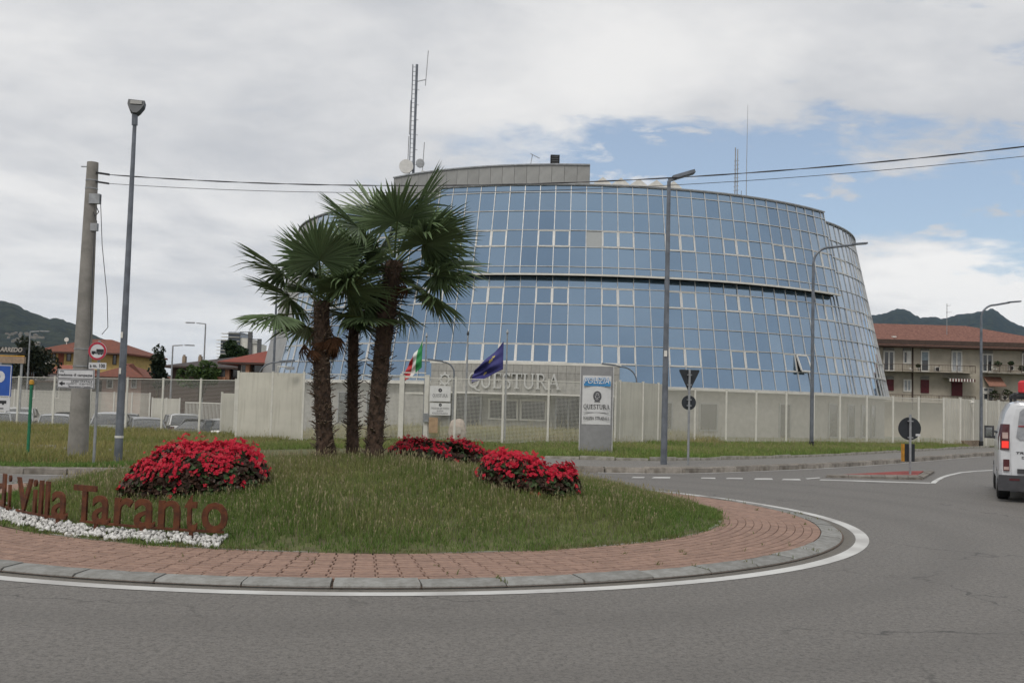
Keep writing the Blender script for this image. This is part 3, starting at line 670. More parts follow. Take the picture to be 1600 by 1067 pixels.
for a0, a1, z0, z1 in ((-21.5, -16.2, -.2, 2.15), (-15.2, -10.6, .75, 1.95), (-10.4, -6.4, .75, 1.95), (-5.2, -1.2, -.2, 2.15), (-.6, 3.2, .2, 2.15)):
    am = (a0 + a1) / 2; hw = (RB - 1.38) * math.sin(R((a1 - a0) / 2)); zc = (z0 + z1) / 2
    o = MB().box((0, 0, 0), (2 * hw, .04, z1 - z0)).build('window', M_DGLASS, bld, pol(RB - 1.33, am, zc), (0, 0, R(am)))
    fr = MB(); fm = M_WHITE if z0 > .5 else M_STEEL
    for sx in (-1, 1, 0) if z0 < .5 else (-1, 1): fr.box((sx * (hw - .05), -.05, 0), (.1, .1, z1 - z0))
    for sz in (-1, 1): fr.box((0, -.05, sz * ((z1 - z0) / 2 - .05)), (2 * hw - .22, .098, .1))
    fr.build('frame', fm, o)
M_LETTER = mat('letter_steel', (.60, .60, .58), .4, .3, var=.05)
rl = RP + .06; arcw = R(12.7) * rl
put_serif('QUESTURA', M_LETTER, bld, 0, arcw, 2.5, .84, 0, .09, 'letter', each=lambda x: (pol(rl, -17.1 + math.degrees(x / rl), 2.52), R(-17.1 + math.degrees(x / rl))))
em = MB(); em.ring((0, 0, 0), .22, .30, .06); 
for i in range(8): em.box((.34 * math.cos(PI * i / 4), 0, .34 * math.sin(PI * i / 4)), (.1, .05, .1))
em.build('wall_emblem', M_LETTER, bld, pol(RP + .05, -20.6, 2.95), (0, 0, R(-20.6)))
# penthouse: plain grey panels following the same centre
PH0, PH1, PR = -45.5, -.1, 17.6; npn = 18; tw = (PH1 - PH0) / npn
for i in range(npn):
    for k, (z0, z1) in enumerate(((13.8, 14.9), (14.9, 16.28))):
        hw = PR * math.sin(R(tw / 2)) - .008; key = ('ph', k)
        if key not in _mm: _mm[key] = MB().ext(-hw, hw, -.02, .05, z0 + .008, z1 - .008).mesh('cladding_panel', M_CLAD)
        link('cladding_panel', _mm[key], bld, pol(PR, PH0 + tw * (i + .5)), (0, 0, R(PH0 + tw * (i + .5))))
conewall('penthouse_wall', M_DARK, PH0, PH1, 13.8, 16.25, PR - .06, PR - .06)
for a in (PH0, PH1): MB().add([tuple(pol(PR - .01, a, 13.7)), tuple(pol(PR - 8, a, 13.7)), tuple(pol(PR - 8, a, 16.27)), tuple(pol(PR - .01, a, 16.27))], [(0, 1, 2, 3)]).build('penthouse_wall', M_CLAD, bld)
pts = azline(PH0, PH1); MB().add([tuple(pol(PR, a, 16.27)) for a in pts] + [tuple(pol(PR - 8, a, 16.27)) for a in pts[::-1]], [tuple(range(2 * len(pts)))]).build('penthouse_roof', M_ROOFG, bld)
V = []
for a in pts:
    for rr, z in ((PR + .1, 16.28), (PR + .1, 16.36), (PR - .2, 16.36), (PR - .2, 16.28)): V.append(tuple(pol(rr, a, z)))
n = len(pts); F = [(0, 1, 2, 3), tuple(4 * (n - 1) + i for i in (3, 2, 1, 0))] + [(4 * i + j, 4 * i + 4 + j, 4 * i + 4 + (j + 1) % 4, 4 * i + (j + 1) % 4) for i in range(n - 1) for j in range(4)]
MB().add(V, F).build('coping', M_STEEL, bld)
for i in range(5): MB().prism([(-.5, 0), (.5, 0), (.5, .32), (0, .68), (-.5, .32)], -.4, .9).build('skylight', M_WHITE, bld, pol(20.0, 1.5 + 3.0 * i, 14.3), (0, 0, R(1.5 + 3.0 * i)))

# ------------------------------------------------------------------ things on the roof
def rp(r, az, z): p = pol(r, az, z); return (BC.x + p.x, BC.y + p.y, z)
def on_roof(u, v, Y): return atY(u, v, Y)
b0 = on_roof(646, 266, 68.5); t = thing('antenna_mast', 'tall lattice radio mast with ladder, round dishes and whip aerials on grey penthouse', 'antenna', (b0.x, b0.y, 16.27))
H = on_roof(644, 101, 68.5).z - 16.27; px = 68.5 / FPX
MB().tube([(0, 0, 0), (0, 0, H)], .085, 8).build('pole', M_POLE, t)
lad = MB().tube([(-.27, 0, 0), (-.27, 0, H)], .035, 6)
for i in range(int(H / .3)): lad.bar((-.27, 0, .2 + .3 * i), (-.02, 0, .2 + .3 * i), .025)
lad.build('ladder', M_POLE, t)
for i in range(6): MB().bar((0, 0, .9 + i * 1.0), (.22, 0, .86 + i * 1.0), .03).build('step', M_STEEL, t)
ar = MB().bar((0, 0, H - 1.15), (.62, 0, H - 1.0), .05); ar.build('bracket', M_STEEL, t); MB().tube([(.60, 0, H - 1.4), (.72, 0, H + .95)], .028, 6).build('whip_aerial', M_STEEL, t)
MB().tube([(-.36, .1, 2.9), (-.34, .1, 5.2)], .03, 6).build('whip_aerial', M_STEEL, t); MB().tube([(-.4, .1, .6), (-.38, .1, 2.8)], .03, 6).build('whip_aerial', M_STEEL, t)
MB().tube([(.58, 0, .1), (.66, 0, 2.4)], .028, 6).build('whip_aerial', M_STEEL, t)
M_DISH = mat('dish_white', (.62, .61, .59), .5, var=.05)
MB().disc((-.46, -.15, .72), .46, .22, 28).build('dish', M_DISH, t); MB().disc((.42, .05, 1.0), .28, .2, 24).build('dish', M_STEEL, t); MB().box((.62, 0, .35), (.2, .2, .28)).build('radio_box', M_DISH, t)
b0 = on_roof(867, 254, 64.4); t = thing('roof_vent', 'small louvred dark metal vent standing on the grey penthouse roof', 'vent', (b0.x, b0.y, 16.27))
MB().box((0, 0, .36), (.4, .4, .72)).build('base', M_STEEL, t)
for i in range(5): MB().box((0, 0, .2 + .13 * i), (.56, .56, .07)).build('louvre', M_BLACK, t)
b0 = on_roof(828, 256, 64.8); t = thing('television_aerial', 'thin television aerial leaning on the grey penthouse roof', 'aerial', (b0.x, b0.y, 16.27))
MB().tube([(0, 0, 0), (.14, 0, .85)], .022, 6).build('pole', M_STEEL, t); a = MB().bar((.0, 0, .95), (.6, 0, .66), .03)
for i in range(6): a.bar((.06 + .1 * i, -.18, .92 - .048 * i), (.06 + .1 * i, .18, .92 - .048 * i), .014)
a.build('boom', M_STEEL, t)
b0 = on_roof(1150, 300, 66); t = thing('antenna_mast', 'slim lattice radio mast above the front roof edge', 'antenna', (b0.x, b0.y, 14.0)); H = on_roof(1151, 231, 66).z - 14
MB().tube([(-.07, 0, 0), (-.07, 0, H)], .035, 6).tube([(.07, 0, 0), (.07, 0, H - .1)], .035, 6).build('pole', M_STEEL, t)
for i in range(12): MB().bar((-.16, 0, .4 + i * .27), (.16, 0, .46 + i * .27), .03).build('step', M_STEEL, t)
MB().tube([(.3, 0, 0), (.34, 0, 1.5)], .02, 5).build('whip_aerial', M_STEEL, t)
b0 = on_roof(1166, 303, 66); t = thing('whip_antenna', 'very thin tall whip antenna beside the slim roof mast', 'antenna', (b0.x, b0.y, 14.0)); H = on_roof(1168, 164, 66).z - 14
MB().tube([(0, 0, 0), (.0, 0, H * .5), (.02, 0, H)], [.028, .02, .01], 6).build('rod', M_STEEL, t); MB().box((0, 0, .2), (.12, .12, .4)).build('base', M_STEEL, t)

# ------------------------------------------------------------------ fences
M_CREAM = mat('cream_panel', (.53, .51, .445), .55, var=.05, scale=1.2, rnd=.03)
_b = NB(M_CREAM.node_tree); _p = M_CREAM.node_tree.nodes['Principled BSDF']; _src = _p.inputs['Base Color'].links[0].from_socket      # rain streaks and splashed feet
_sp = _b.n('ShaderNodeSeparateXYZ'); _b.link(_b.n('ShaderNodeTexCoord').outputs['Object'], _sp.inputs[0])
_st = _b.noise(_b.comb(_b.m('MULTIPLY', _sp.outputs[0], 9.), 0., _b.m('MULTIPLY', _sp.outputs[2], .5)), 1., 5, .6); _c = _b.mix(_b.m('MULTIPLY', _b.rng(_st, .48, .72), .35), _src, (.30, .28, .23))
_c = _b.mix(_b.m('MULTIPLY', _b.rng(_b.m('ADD', _sp.outputs[2], _b.m('MULTIPLY', _st, .5)), .75, .2), .45), _c, (.26, .25, .18)); _b.link(_c, _p.inputs['Base Color'])
M_POST = mat('cream_post', (.60, .585, .53), .5, var=.05)
M_MESH = meshmat('wire_mesh', (.55, .54, .49), (.05, .05), .008)
M_MESHL = meshmat('wire_mesh_pale', (.52, .51, .47), (.06, .06), .0058)
M_PERF = meshmat('perforated_sheet', (.55, .53, .465), (.03, .03), .0098)
def panel(parent, a, b_, z0, z1, m, solid=False, ribs=0, name='panel'):
    a, b_ = Vector(a[:2]), Vector(b_[:2]); L = (b_ - a).length; rz = math.atan2(b_.y - a.y, b_.x - a.x); mb = MB()
    if solid:
        mb.ext(.05, L - .05, -.015, .015, z0, z1)
        for i in range(ribs): x = .05 + (L - .1) * (i + .5) / ribs; mb.ext(x - .02, x + .02, -.035, -.0155, z0 + .01, z1 - .01)
    else:
        mb.add([(.05, 0, z0), (L - .05, 0, z0), (L - .05, 0, z1), (.05, 0, z1)], [(0, 1, 2, 3)])
    o = mb.build(name, m, parent, (a.x - parent.location.x, a.y - parent.location.y, 0), (0, 0, rz)); return o
def post(parent, p, z0, z1, w=.08, m=None):
    return MB().box((0, 0, (z0 + z1) / 2), (w, w, z1 - z0)).box((0, 0, z1 + .012), (w + .02, w + .02, .024)).build('post', m or M_POST, parent, (p[0] - parent.location.x, p[1] - parent.location.y, 0))
def fence(name, label, pts, z0, z1, m, solid=False, ribs=0, pw=.08, skip=(), rails=True, zf=None, first=True):
    t = thing(name, label, 'fence', (pts[0][0], pts[0][1], 0))
    for i, p in enumerate(pts[0 if first else 1:]): post(t, p, z0 - .3, (zf(p) if zf else z1) + .03, pw)
    for i in range(len(pts) - 1):
        if i in skip: continue
        panel(t, pts[i], pts[i + 1], z0, z1, m, solid, ribs)
        if rails and not solid:
            for z in (z0 + .02, z1 - .02):
                a, b_ = Vector((pts[i][0], pts[i][1], z)), Vector((pts[i + 1][0], pts[i + 1][1], z)); d = (b_ - a).normalized() * .045
                MB().bar(a + d - t.location, b_ - d - t.location, .03).build('rail', M_POST, t)
    return t
def fp(*uy): return [(footX(u, Y), Y) for u, Y in uy]
fence('mesh_fence', 'pale wire mesh fence with white posts in front of parked cars', FENCE_LEFT, -.15, 2.36, M_MESHL)
fence('panel_fence', 'solid cream panel fence between car park and palm trees', fp((368, 42.3), (422, 41.7), (471, 41.2)), -.2, 2.62, M_CREAM, True, 0)
ff = fp((471, 41.2), (510, 40.8), (545, 40.5), (578, 40.2), (624, 40))
fence('mesh_fence', 'wire mesh fence seen between the palm trunks', ff[0:], -.15, 2.62, M_MESH, first=False)
fm = fp((667, 39.7), (709, 39.5), (784, 39.2), (855, 39.2), (926, 39.6), (960, 41.6))
fence('mesh_fence', 'wire mesh fence in front of the entrance lettering', fm, -.1, 2.55, M_MESH)
fence('panel_fence', 'solid cream panels beside the police totem sign', fp((960, 41.6), (967, 42.0), (1003, 43.2), (1027, 44.2), (1036, 44.6)), -.05, 2.66, M_CREAM, True, 0, first=False)
fr_ = fp((1036, 44.6), (1085, 46), (1134, 46.8), (1181, 47.6), (1228, 48.3), (1271, 49), (1312, 49.6), (1354, 50.2), (1395, 50.8), (1435, 51.4), (1474, 52))
fence('perforated_fence', 'long perforated cream sheet fence below the glass front', fr_, .0, 2.5, M_PERF, first=False)
fs = fp((1474, 52), (1500, 53.0), (1520, 54.2), (1540, 55.6), (1560, 57.2), (1585, 59.2), (1625, 62))
fence('panel_fence', 'solid ribbed cream fence running behind the white van', fs, .05, 2.55, M_CREAM, True, 5, .1, first=False)
t = thing('low_wall', 'short low brick wall under the ribbed cream fence', 'wall', (fs[1][0], fs[1][1] - .35, .1)); M_BW = mat('weathered_brick', (.34, .27, .2), .9, scale=9, col2=(.18, .13, .1), rnd=.15)
bm_ = MB().box((0, 0, .035), (.24, .12, .068)).mesh('brick', M_BW); dv = Vector((fs[3][0] - fs[1][0], fs[3][1] - fs[1][1])); ang = math.atan2(dv.y, dv.x); dv.normalize()
for k in range(5):
    for i in range(9): link('brick', bm_, t, (dv.x * (.25 * i + .12 * (k % 2)), dv.y * (.25 * i + .12 * (k % 2)), .074 * k), (0, 0, ang))
# pedestrian gate with top bars, sign boards and intercom
g0, g1 = Vector((*fp((625, 40))[0], 0)), Vector((*fp((664, 39.7))[0], 0)); t = thing('entrance_gate', 'cream pedestrian gate with double top rail beside the fence signs', 'gate', g0)
post(t, g0, -.3, 2.6, .18); post(t, g1, -.3, 2.62, .16); d = g1 - g0
MB().bar(Vector((0, 0, 2.56)), d + Vector((0, 0, 2.56)), .07).bar(Vector((-.02, 0, 2.72)), d * .95 + Vector((0, 0, 2.72)), .04).build('top_rail', M_POST, t)
MB().bar(Vector((.12, 0, 1.95)), d - Vector((.12, 0, -1.95)), .06).bar(Vector((.12, 0, .1)), d - Vector((.12, 0, -.1)), .06).build('cross_rail', M_POST, t)
panel(t, g0 + d * .1, g0 + d * .9, .1, 2.5, M_MESH)
MB().box((d.x + .02, d.y - .12, 1.05), (.2, .1, .32)).build('intercom', M_STEEL, t)
M_PLATE = mat('sign_plate', (.62, .62, .61), .5, var=.05); M_INK = mat('sign_ink', (.025, .025, .03), .6)
def plate(name, label, u0, v0, u1, v1, Y, m=None, th=.02, cat='sign', brackets=True):
    c = atY((u0 + u1) / 2, (v0 + v1) / 2, Y); wd = abs(u1 - u0) * Y / FPX; h = abs(v1 - v0) * Y / FPX
    t = thing(name, label, cat, (c.x, c.y, c.z - h / 2)); MB().ext(-wd / 2, wd / 2, -th / 2, th / 2, 0, h).build('plate', m or M_PLATE, t)
    if brackets: MB().ext(-wd * .3, wd * .3, th / 2 + .001, th / 2 + .03, h * .45, h * .55).build('bracket', M_STEEL, t)
    return t, wd, h
t, wd, h = plate('name_board', 'white board lettered Questura on the entrance fence', 671.5, 603, 704, 627, 39.45)
put_serif('QUESTURA', M_INK, t, -wd * .36, wd * .36, h * .28, h * .2, -.011, .002); MB().ring((0, -.012, h * .72), .02, .07, .004).build('emblem', M_INK, t)
t, wd, h = plate('name_board', 'white board lettered Polizia di Stato on the entrance fence', 671.5, 629.5, 704, 648.5, 39.45)
put_serif('POLIZIA DI STATO', M_INK, t, -wd * .42, wd * .42, h * .48, h * .15, -.011, .002); put_serif('SEZIONE', M_INK, t, -wd * .16, wd * .16, h * .28, h * .12, -.011, .002)
put_serif('POLIZIA STRADALE', M_INK, t, -wd * .38, wd * .38, h * .09, h * .12, -.011, .002); MB().ring((0, -.012, h * .84), .015, .055, .004).build('emblem', M_INK, t)
t, wd, h = plate('notice_board', 'plain tan notice board low on the entrance fence', 670, 652, 684, 676, 39.5, mat('tan_board', (.38, .26, .16), .7))
# memorial stone
p = atY(714, 690, 42.5); t = thing('memorial_stone', 'rounded pale boulder monument behind the entrance fence', 'monument', (p.x, p.y, .05))
bm = bmesh.new(); bmesh.ops.create_icosphere(bm, subdivisions=3, radius=1)
for v in bm.verts:
    n_ = 1 + .07 * math.sin(5 * v.co.x + 2) * math.cos(4 * v.co.z) ; v.co = Vector((v.co.x * .36 * n_, v.co.y * .26 * n_, (v.co.z if v.co.z > 0 else v.co.z * .9) * .55 * n_ + .42))
me = bpy.data.meshes.new('boulder'); bm.to_mesh(me); bm.free(); me.materials.append(mat('pink_granite', (.46, .37, .31), .8, scale=8, var=.15, bump=.4)); me.polygons.foreach_set('use_smooth', [True] * len(me.polygons)); link('boulder', me, t)
MB().box((0, -.26, .5), (.3, .04, .26)).build('plaque', mat('plaque_stone', (.5, .44, .38), .6), t)

# ------------------------------------------------------------------ totem sign
p = ground(930, 718); t = thing('totem_sign', 'grey police totem with white panel reading Polizia and Questura', 'sign', (p.x, p.y, p.z + .12), R(-4)); TH_ = 2.74; hw = .49
prof = [(hw * math.sin(a), -.16 * math.cos(a) + .02) for a in np.linspace(-PI / 2, PI / 2, 13)]
mb = MB(); mb.prism([(hw * x_, -.08 * (1 - x_ * x_)) for x_ in np.linspace(-1, 1, 13)] + [(hw, .16), (-hw, .16)], 0, TH_, 'z'); mb.build('body', mat('totem_grey', (.285, .285, .29), .45, .35, var=.05), t, smooth=30)
MB().ext(hw + .001, hw + .03, -.02, .18, -.02, TH_ + .01).build('side_trim', M_ALU, t); MB().ext(-hw - .03, -hw - .001, -.02, .18, -.02, TH_ + .01).build('side_trim', M_ALU, t)
z0, z1 = .96, 2.46; x0, x1 = -.44, .44; fy = -.085
pts = np.linspace(-1, 1, 9); MB().prism([(x * .44, -.0805 * (1 - (x * .9) ** 2) - .012) for x in pts] + [(x * .44, -.0805 * (1 - (x * .9) ** 2) - .002) for x in pts[::-1]], z0, z1, 'z').build('panel', mat('totem_white', (.60, .60, .60), .45, var=.03), t)
M_BLUE = mat('police_blue', (.04, .19, .42), .5, var=.1, col2=(.06, .26, .52), scale=2); M_WHT = mat('white_vinyl', (.72, .72, .72), .5, var=.02); y = -.0975
MB().ext(-.40, .42, y - .002, y + .03, 2.14, 2.29).build('band', M_BLUE, t)
put_text('POLIZIA', M_BLUE, t, -.41, .39, 2.20, 2.40, y - .006, bold=.05, shear=.25); put_text('POLIZIA', M_WHT, t, -.395, .375, 2.213, 2.387, y - .010, bold=-.004, shear=.25)
e = MB()   # star in a wreath, grey ink
for i in range(26):
    a = 2 * PI * i / 26
    if abs(math.cos(a)) > .12 or math.sin(a) > 0: e.box((.02 + .105 * math.cos(a), y, 1.83 + .135 * math.sin(a)), (.034, .006, .052), ax=Matrix.Rotation(-a + .5, 3, 'Y'))
st = [((.085 if k % 2 == 0 else .038) * math.sin(PI * k / 5), (.085 if k % 2 == 0 else .038) * math.cos(PI * k / 5)) for k in range(10)]
e.ring((.02, y, 1.83), .072, .09, .0064); e.prism([(.02 + a, 1.83 + b_) for a, b_ in st], y - .004, y + .003); e.box((.02, y, 1.665), (.17, .0056, .03)); e.build('emblem', mat('emblem_grey', (.12, .12, .13), .6), t)
put_serif('QUESTURA', M_INK, t, -.40, .41, 1.44, .135, y + .004, .006); MB().ext(-.40, .40, y - .001, y + .02, 1.325, 1.333).build('rule', M_INK, t)
put_serif('POLIZIA STRADALE', M_INK, t, -.40, .41, 1.11, .09, y + .006, .008)

# ------------------------------------------------------------------ flags and flag poles
def flagpole(u, vtop, Y, label):
    x = footX(u, Y); H = atY(u, vtop, Y).z; t = thing('flag_pole', label, 'flag pole', (x, Y, 0)); MB().tube([(0, 0, 0), (0, 0, H * .5), (0, 0, H)], [.045, .04, .03], 8).build('pole', M_STEEL, t)
    MB().tube([(0, 0, H), (0, 0, H + .05), (0, 0, H + .12), (0, 0, H + .2)], [.02, .06, .04, .01], 8).build('finial', M_BLACK if u == 726 else M_STEEL, t); return x, H
def flagmat(name, kind):
    m = bpy.data.materials.new(name); m.use_nodes = True; b = NB(m.node_tree); p = m.node_tree.nodes['Principled BSDF']; p.inputs['Roughness'].default_value = .75
    at = b.n('ShaderNodeAttribute', attribute_name='col'); b.link(at.outputs['Color'], p.inputs['Base Color']); MATS[name] = m; return m
def flag(name, label, px_pts, Y, colour, stars=False):
    """px_pts: hoist top, hoist bottom, fly bottom, fly top in the picture plane; the cloth hangs in folds"""
    P = [atY(*p, Y) for p in px_pts]; nu, nv = 36, 30; V = []; C = []; T = []; loc = P[0].copy()
    for i in range(nu + 1):
        for j in range(nv + 1):
            s, q_ = i / nu, j / nv; a = P[0].lerp(P[3], s); b_ = P[1].lerp(P[2], s); p = a.lerp(b_, q_)
            p = p + Vector((.05 * math.sin(9 * s + 3 * q_) * s, (.16 * math.sin(7 * s + 5 * q_) + .07 * math.sin(15 * q_ + 4 * s)) * s ** .6, -.06 * math.sin(5 * s) * (1 - q_))); V.append(tuple(p - loc)); C.append(colour(s, q_))
    for i in range(nu):
        for j in range(nv): k = i * (nv + 1) + j; T.append((k, k + nv + 1, k + nv + 2, k + 1))
    me = tris_mesh(name, V, T, flagmat(name + '_cloth', 0), np.array(C), True); o = link(name, me, None, loc); tag(o, label, 'flag')
    so = o.modifiers.new('s', 'SOLIDIFY'); so.thickness = .006; return o
flagpole(661, 527, 43.5, 'grey pole carrying the Italian tricolour'); flagpole(726, 524, 43.6, 'bare flag pole with dark finial between the two flags'); flagpole(788, 522, 43.4, 'grey pole carrying the blue star flag')
G, W_, RD = (.02, .22, .06), (.62, .62, .60), (.42, .03, .035)
flag('tricolour_flag', 'drooping green, white and red flag by the gate', [(660, 532), (659, 574), (629, 600), (640, 565)], 43.4, lambda s, q_: G if s < .36 else (W_ if s < .68 else RD))
def eu(s, q_):
    for cx_, cy_ in ((.34, .22), (.42, .30), (.62, .72)):
        d_ = math.hypot(s - cx_, (q_ - cy_) * .9); an_ = math.atan2(q_ - cy_, s - cx_)
        if d_ < .045 + .025 * math.cos(5 * an_): return (.62, .5, .08)
    return (.035, .035, .16)
flag('blue_flag', 'dark blue flag with yellow stars sagging from its pole', [(787, 533), (786, 577), (738, 600), (741, 580)], 43.3, eu)

# ------------------------------------------------------------------ street lamps
def tapered(H, r0, r1): return MB().tube([(0, 0, -.3), (0, 0, H * .33), (0, 0, H * .66), (0, 0, H)], [r0, r0 + (r1 - r0) * .33, r0 + (r1 - r0) * .66, r1], 12)
p = ground(184, 726, .15); H = atY(209, 196, p.y).z - p.z; t = thing('street_lamp', 'tall blue-grey pole with one floodlight head beside the truck sign', 'street lamp', p)
tapered(H, .10, .045).build('pole', M_POLE, t, smooth=40); MB().tube([(0, 0, .78), (0, 0, .83)], .102, 12).build('band', M_WHITE, t); MB().tube([(0, 0, H), (.0, -.02, H + .28)], .07, 10).build('collar', M_POLE, t)
for z_ in (2.35, 3.2): MB().box((-.02, -.1, z_), (.05, .01, .14)).build('sticker', M_WHITE, t)
hd = MB(); prof = [(-.19, .33), (.19, .31), (.18, .18), (.10, .03), (.04, -.04), (-.05, -.04), (-.13, .05), (-.20, .2)]; hd.prism(prof, -.09, .09); hd.build('lamp_head', mat('lamp_housing', (.05, .055, .06), .5), t, (.03, -.05, H + .28), (R(-20), 0, R(8)))
MB().box((0, -.1, .24), (.27, .02, .10)).build('lens', mat('lamp_lens', (.07, .07, .062), .3), t, (.03, -.05, H + .28), (R(-20), 0, R(8)))
p = ground(1037, 726, .12); H = atY(1045, 283, p.y).z - p.z; t = thing('street_lamp', 'straight grey lamp post with tilted flat LED head before the glass front', 'street lamp', p)
tapered(H, .092, .05).build('pole', M_POLE, t, smooth=40); MB().box((-.02, -.1, 3.1), (.08, .02, .16)).build('label_plate', M_WHITE, t)
hd = MB().box((.42, 0, .03), (.62, .3, .09)).box((.1, 0, 0), (.22, .1, .09)); hd.build('lamp_head', M_POLE, t, (0, 0, H + .02), (0, R(-18), 0)); MB().box((.44, 0, -.022), (.5, .24, .014)).build('lens', MATS['lamp_lens'], t, (0, 0, H + .02), (0, R(-18), 0))
def arm_lamp(u, v, Y, vtop, reach, label, r=.075, sgn=1, rise=.25, foot=True):
    x = footX(u, Y); z0 = .1 if foot else 0.; H = atY(u, vtop, Y).z - z0; t = thing('street_lamp', label, 'street lamp', (x, Y, z0)); k = min(.7, reach * .45)
    MB().tube([(0, 0, -.2), (0, 0, (H - k) * .5), (0, 0, H - k)], [r, r * .85, r * .7], 12).build('pole', M_POLE, t, smooth=40)
    pts = [(0, 0, H - k)] + [(sgn * k * (1 - math.cos(a)), 0, H - k + k * math.sin(a)) for a in np.linspace(.2, PI / 2, 8)] + [(sgn * (reach - .45), 0, H + rise * .6)]
    MB().tube(pts, r * .6, 10).build('arm', M_POLE, t, smooth=40); MB().box((sgn * (reach - .22), 0, H + rise * .75), (.62, .26, .07), ax=Matrix.Rotation(-sgn * .1, 3, 'Y')).build('lamp_head', M_POLE, t)
    if foot: MB().tube([(0, 0, 0), (0, 0, .35)], r * 1.25, 12).build('base_sleeve', M_BLACK, t)
    return t
arm_lamp(1268, 706, 44, 386, 2.15, 'curved-arm street lamp rising in front of the right end of the glass', .085)
arm_lamp(1533, 700, 53.5, 476, 1.9, 'curved-arm street lamp by the ribbed cream fence', .085)
arm_lamp(400, 620, 45, 566, 1.4, 'short curved garden lamp behind the solid cream panels', .05, 1, .12)
arm_lamp(706, 620, 43, 566, 1.0, 'short curved garden lamp near the tricolour', .05, -1, .08)
arm_lamp(993, 620, 46, 574, 1.45, 'short curved garden lamp behind the police totem', .05, -1, .12)
arm_lamp(590, 620, 44, 590, 1.0, 'short curved garden lamp between the palm trunks', .05, 1, .08)
arm_lamp(423, 620, 52, 420, 1.2, 'slim lamp pole rising into the palm fronds', .07, 1, .2)
for u, Y, vt, rc, sg, lb in ((314, 75, 506, 1.1, -1, 'square-armed car park lamp above the dark roofed house'), (264, 70, 540, 1.1, 1, 'low car park lamp with flat head beside the dark conifer'), (39, 72, 518, 1.0, 1, 'car park lamp standing behind the black billboard')):
    x = footX(u, Y); H = atY(u, vt, Y).z + 1; t = thing('street_lamp', lb, 'street lamp', (x, Y, -1)); MB().tube([(0, 0, 0), (0, 0, H)], [.07, .05], 8).build('pole', M_STEEL, t); MB().bar((0, 0, H), (sg * rc * .6, 0, H + .05), .07).build('arm', M_STEEL, t); MB().box((sg * rc, 0, H + .06), (.6, .25, .08)).build('lamp_head', M_STEEL, t)

# ------------------------------------------------------------------ concrete utility pole and cables
p = ground(121, 716, .15); H = atY(142, 254, p.y).z - p.z; M_CONC = mat('pole_concrete', (.27, .255, .235), .9, scale=3, col2=(.19, .18, .165), bump=.35, bscale=30, detail=7)
t = thing('utility_pole', 'thick tapering grey concrete utility pole behind the street signs', 'utility pole', p); top = H
MB().tube([(0, 0, -.3), (0, 0, H * .5), (0, 0, H)], [.27, .205, .145], 20).build('pole', M_CONC, t, smooth=40)
for z_ in (2.55, 3.0, H - .5, H - .72): rr = .27 - .125 * z_ / H; MB().tube([(0, 0, z_), (0, 0, z_ + .025)], rr + .008, 20).build('strap', M_STEEL, t)
MB().box((.16, -.12, H - 1.0), (.28, .14, .26)).build('junction_box', M_STEEL, t); MB().box((.17, -.1, H - 1.75), (.18, .12, .2)).build('junction_box', M_STEEL, t)
MB().bar((-.3, 0, H - .12), (.0, 0, H - .12), .03).build('hook', M_STEEL, t); MB().bar((.1, -.05, H - .28), (.5, -.12, H - .34), .05).build('insulator', M_BLACK, t); MB().bar((.1, -.05, H - .52), (.5, -.12, H - .58), .045).build('insulator', M_BLACK, t)
lp = [(.2, -.12, H - 1.2), (.28, -.14, H - 1.35), (.2, -.14, H - 1.45), (.14, -.14, H - 1.35), (.24, -.14, H - 1.6), (.22, -.15, H - 1.9)]
MB().tube(lp, .014, 5).tube([(.2, -.15, H - 1.9), (.21, -.17, H * .5), (.25, -.18, 3.6), (.22, -.26, 2.0)], .012, 5).build('drop_cable', mat('cable', (.06, .06, .065), .6), t)
MB().tube([(.3, -.14, H - .9), (.42, -.15, H * .72), (.62, -.15, H * .55), (.68, -.15, H * .45), (.55, -.2, 3.4)], .01, 5).build('slack_cable', MATS['cable'], t)
A = p + Vector((.45, -.12, H - .34)); B = Vector((15.4, 21.6, 8.05))
def cable(name, label, A, B, sag, r, twist):
    n = 160; V = MB(); pts = []
    for i in range(n + 1): s = i / n; q_ = A.lerp(B, s); q_.z -= 4 * sag * s * (1 - s); pts.append(q_ - A)
    o = thing(name, label, 'cable', A)
    if twist:
        for ph, nm in ((0, 'strand'), (PI, 'strand')):
            MB().tube([q_ + Vector((0, math.cos(i * .42 + ph) * r * .9, math.sin(i * .42 + ph) * r * .9)) for i, q_ in enumerate(pts)], r, 5).build(nm, MATS['cable'], o)
    else: MB().tube(pts, r, 5).build('strand', MATS['cable'], o)
cable('overhead_cable', 'thicker twisted upper cable strung across the sky', A, B, .78, .0095, True); cable('overhead_cable', 'thinner lower cable strung across the sky', A + Vector((.03, 0, -.24)), B + Vector((0, 0, -.26)), .70, .0075, False)

# ------------------------------------------------------------------ road signs
M_SREAR = mat('sign_back', (.030, .034, .040), .55, .2, var=.1); M_SWHITE = mat('sign_white', (.56, .56, .57), .45, var=.05); M_SRED = mat('sign_red', (.40, .025, .05), .5, var=.08); M_SBLUE = mat('sign_blue', (.022, .085, .36), .5, var=.06)
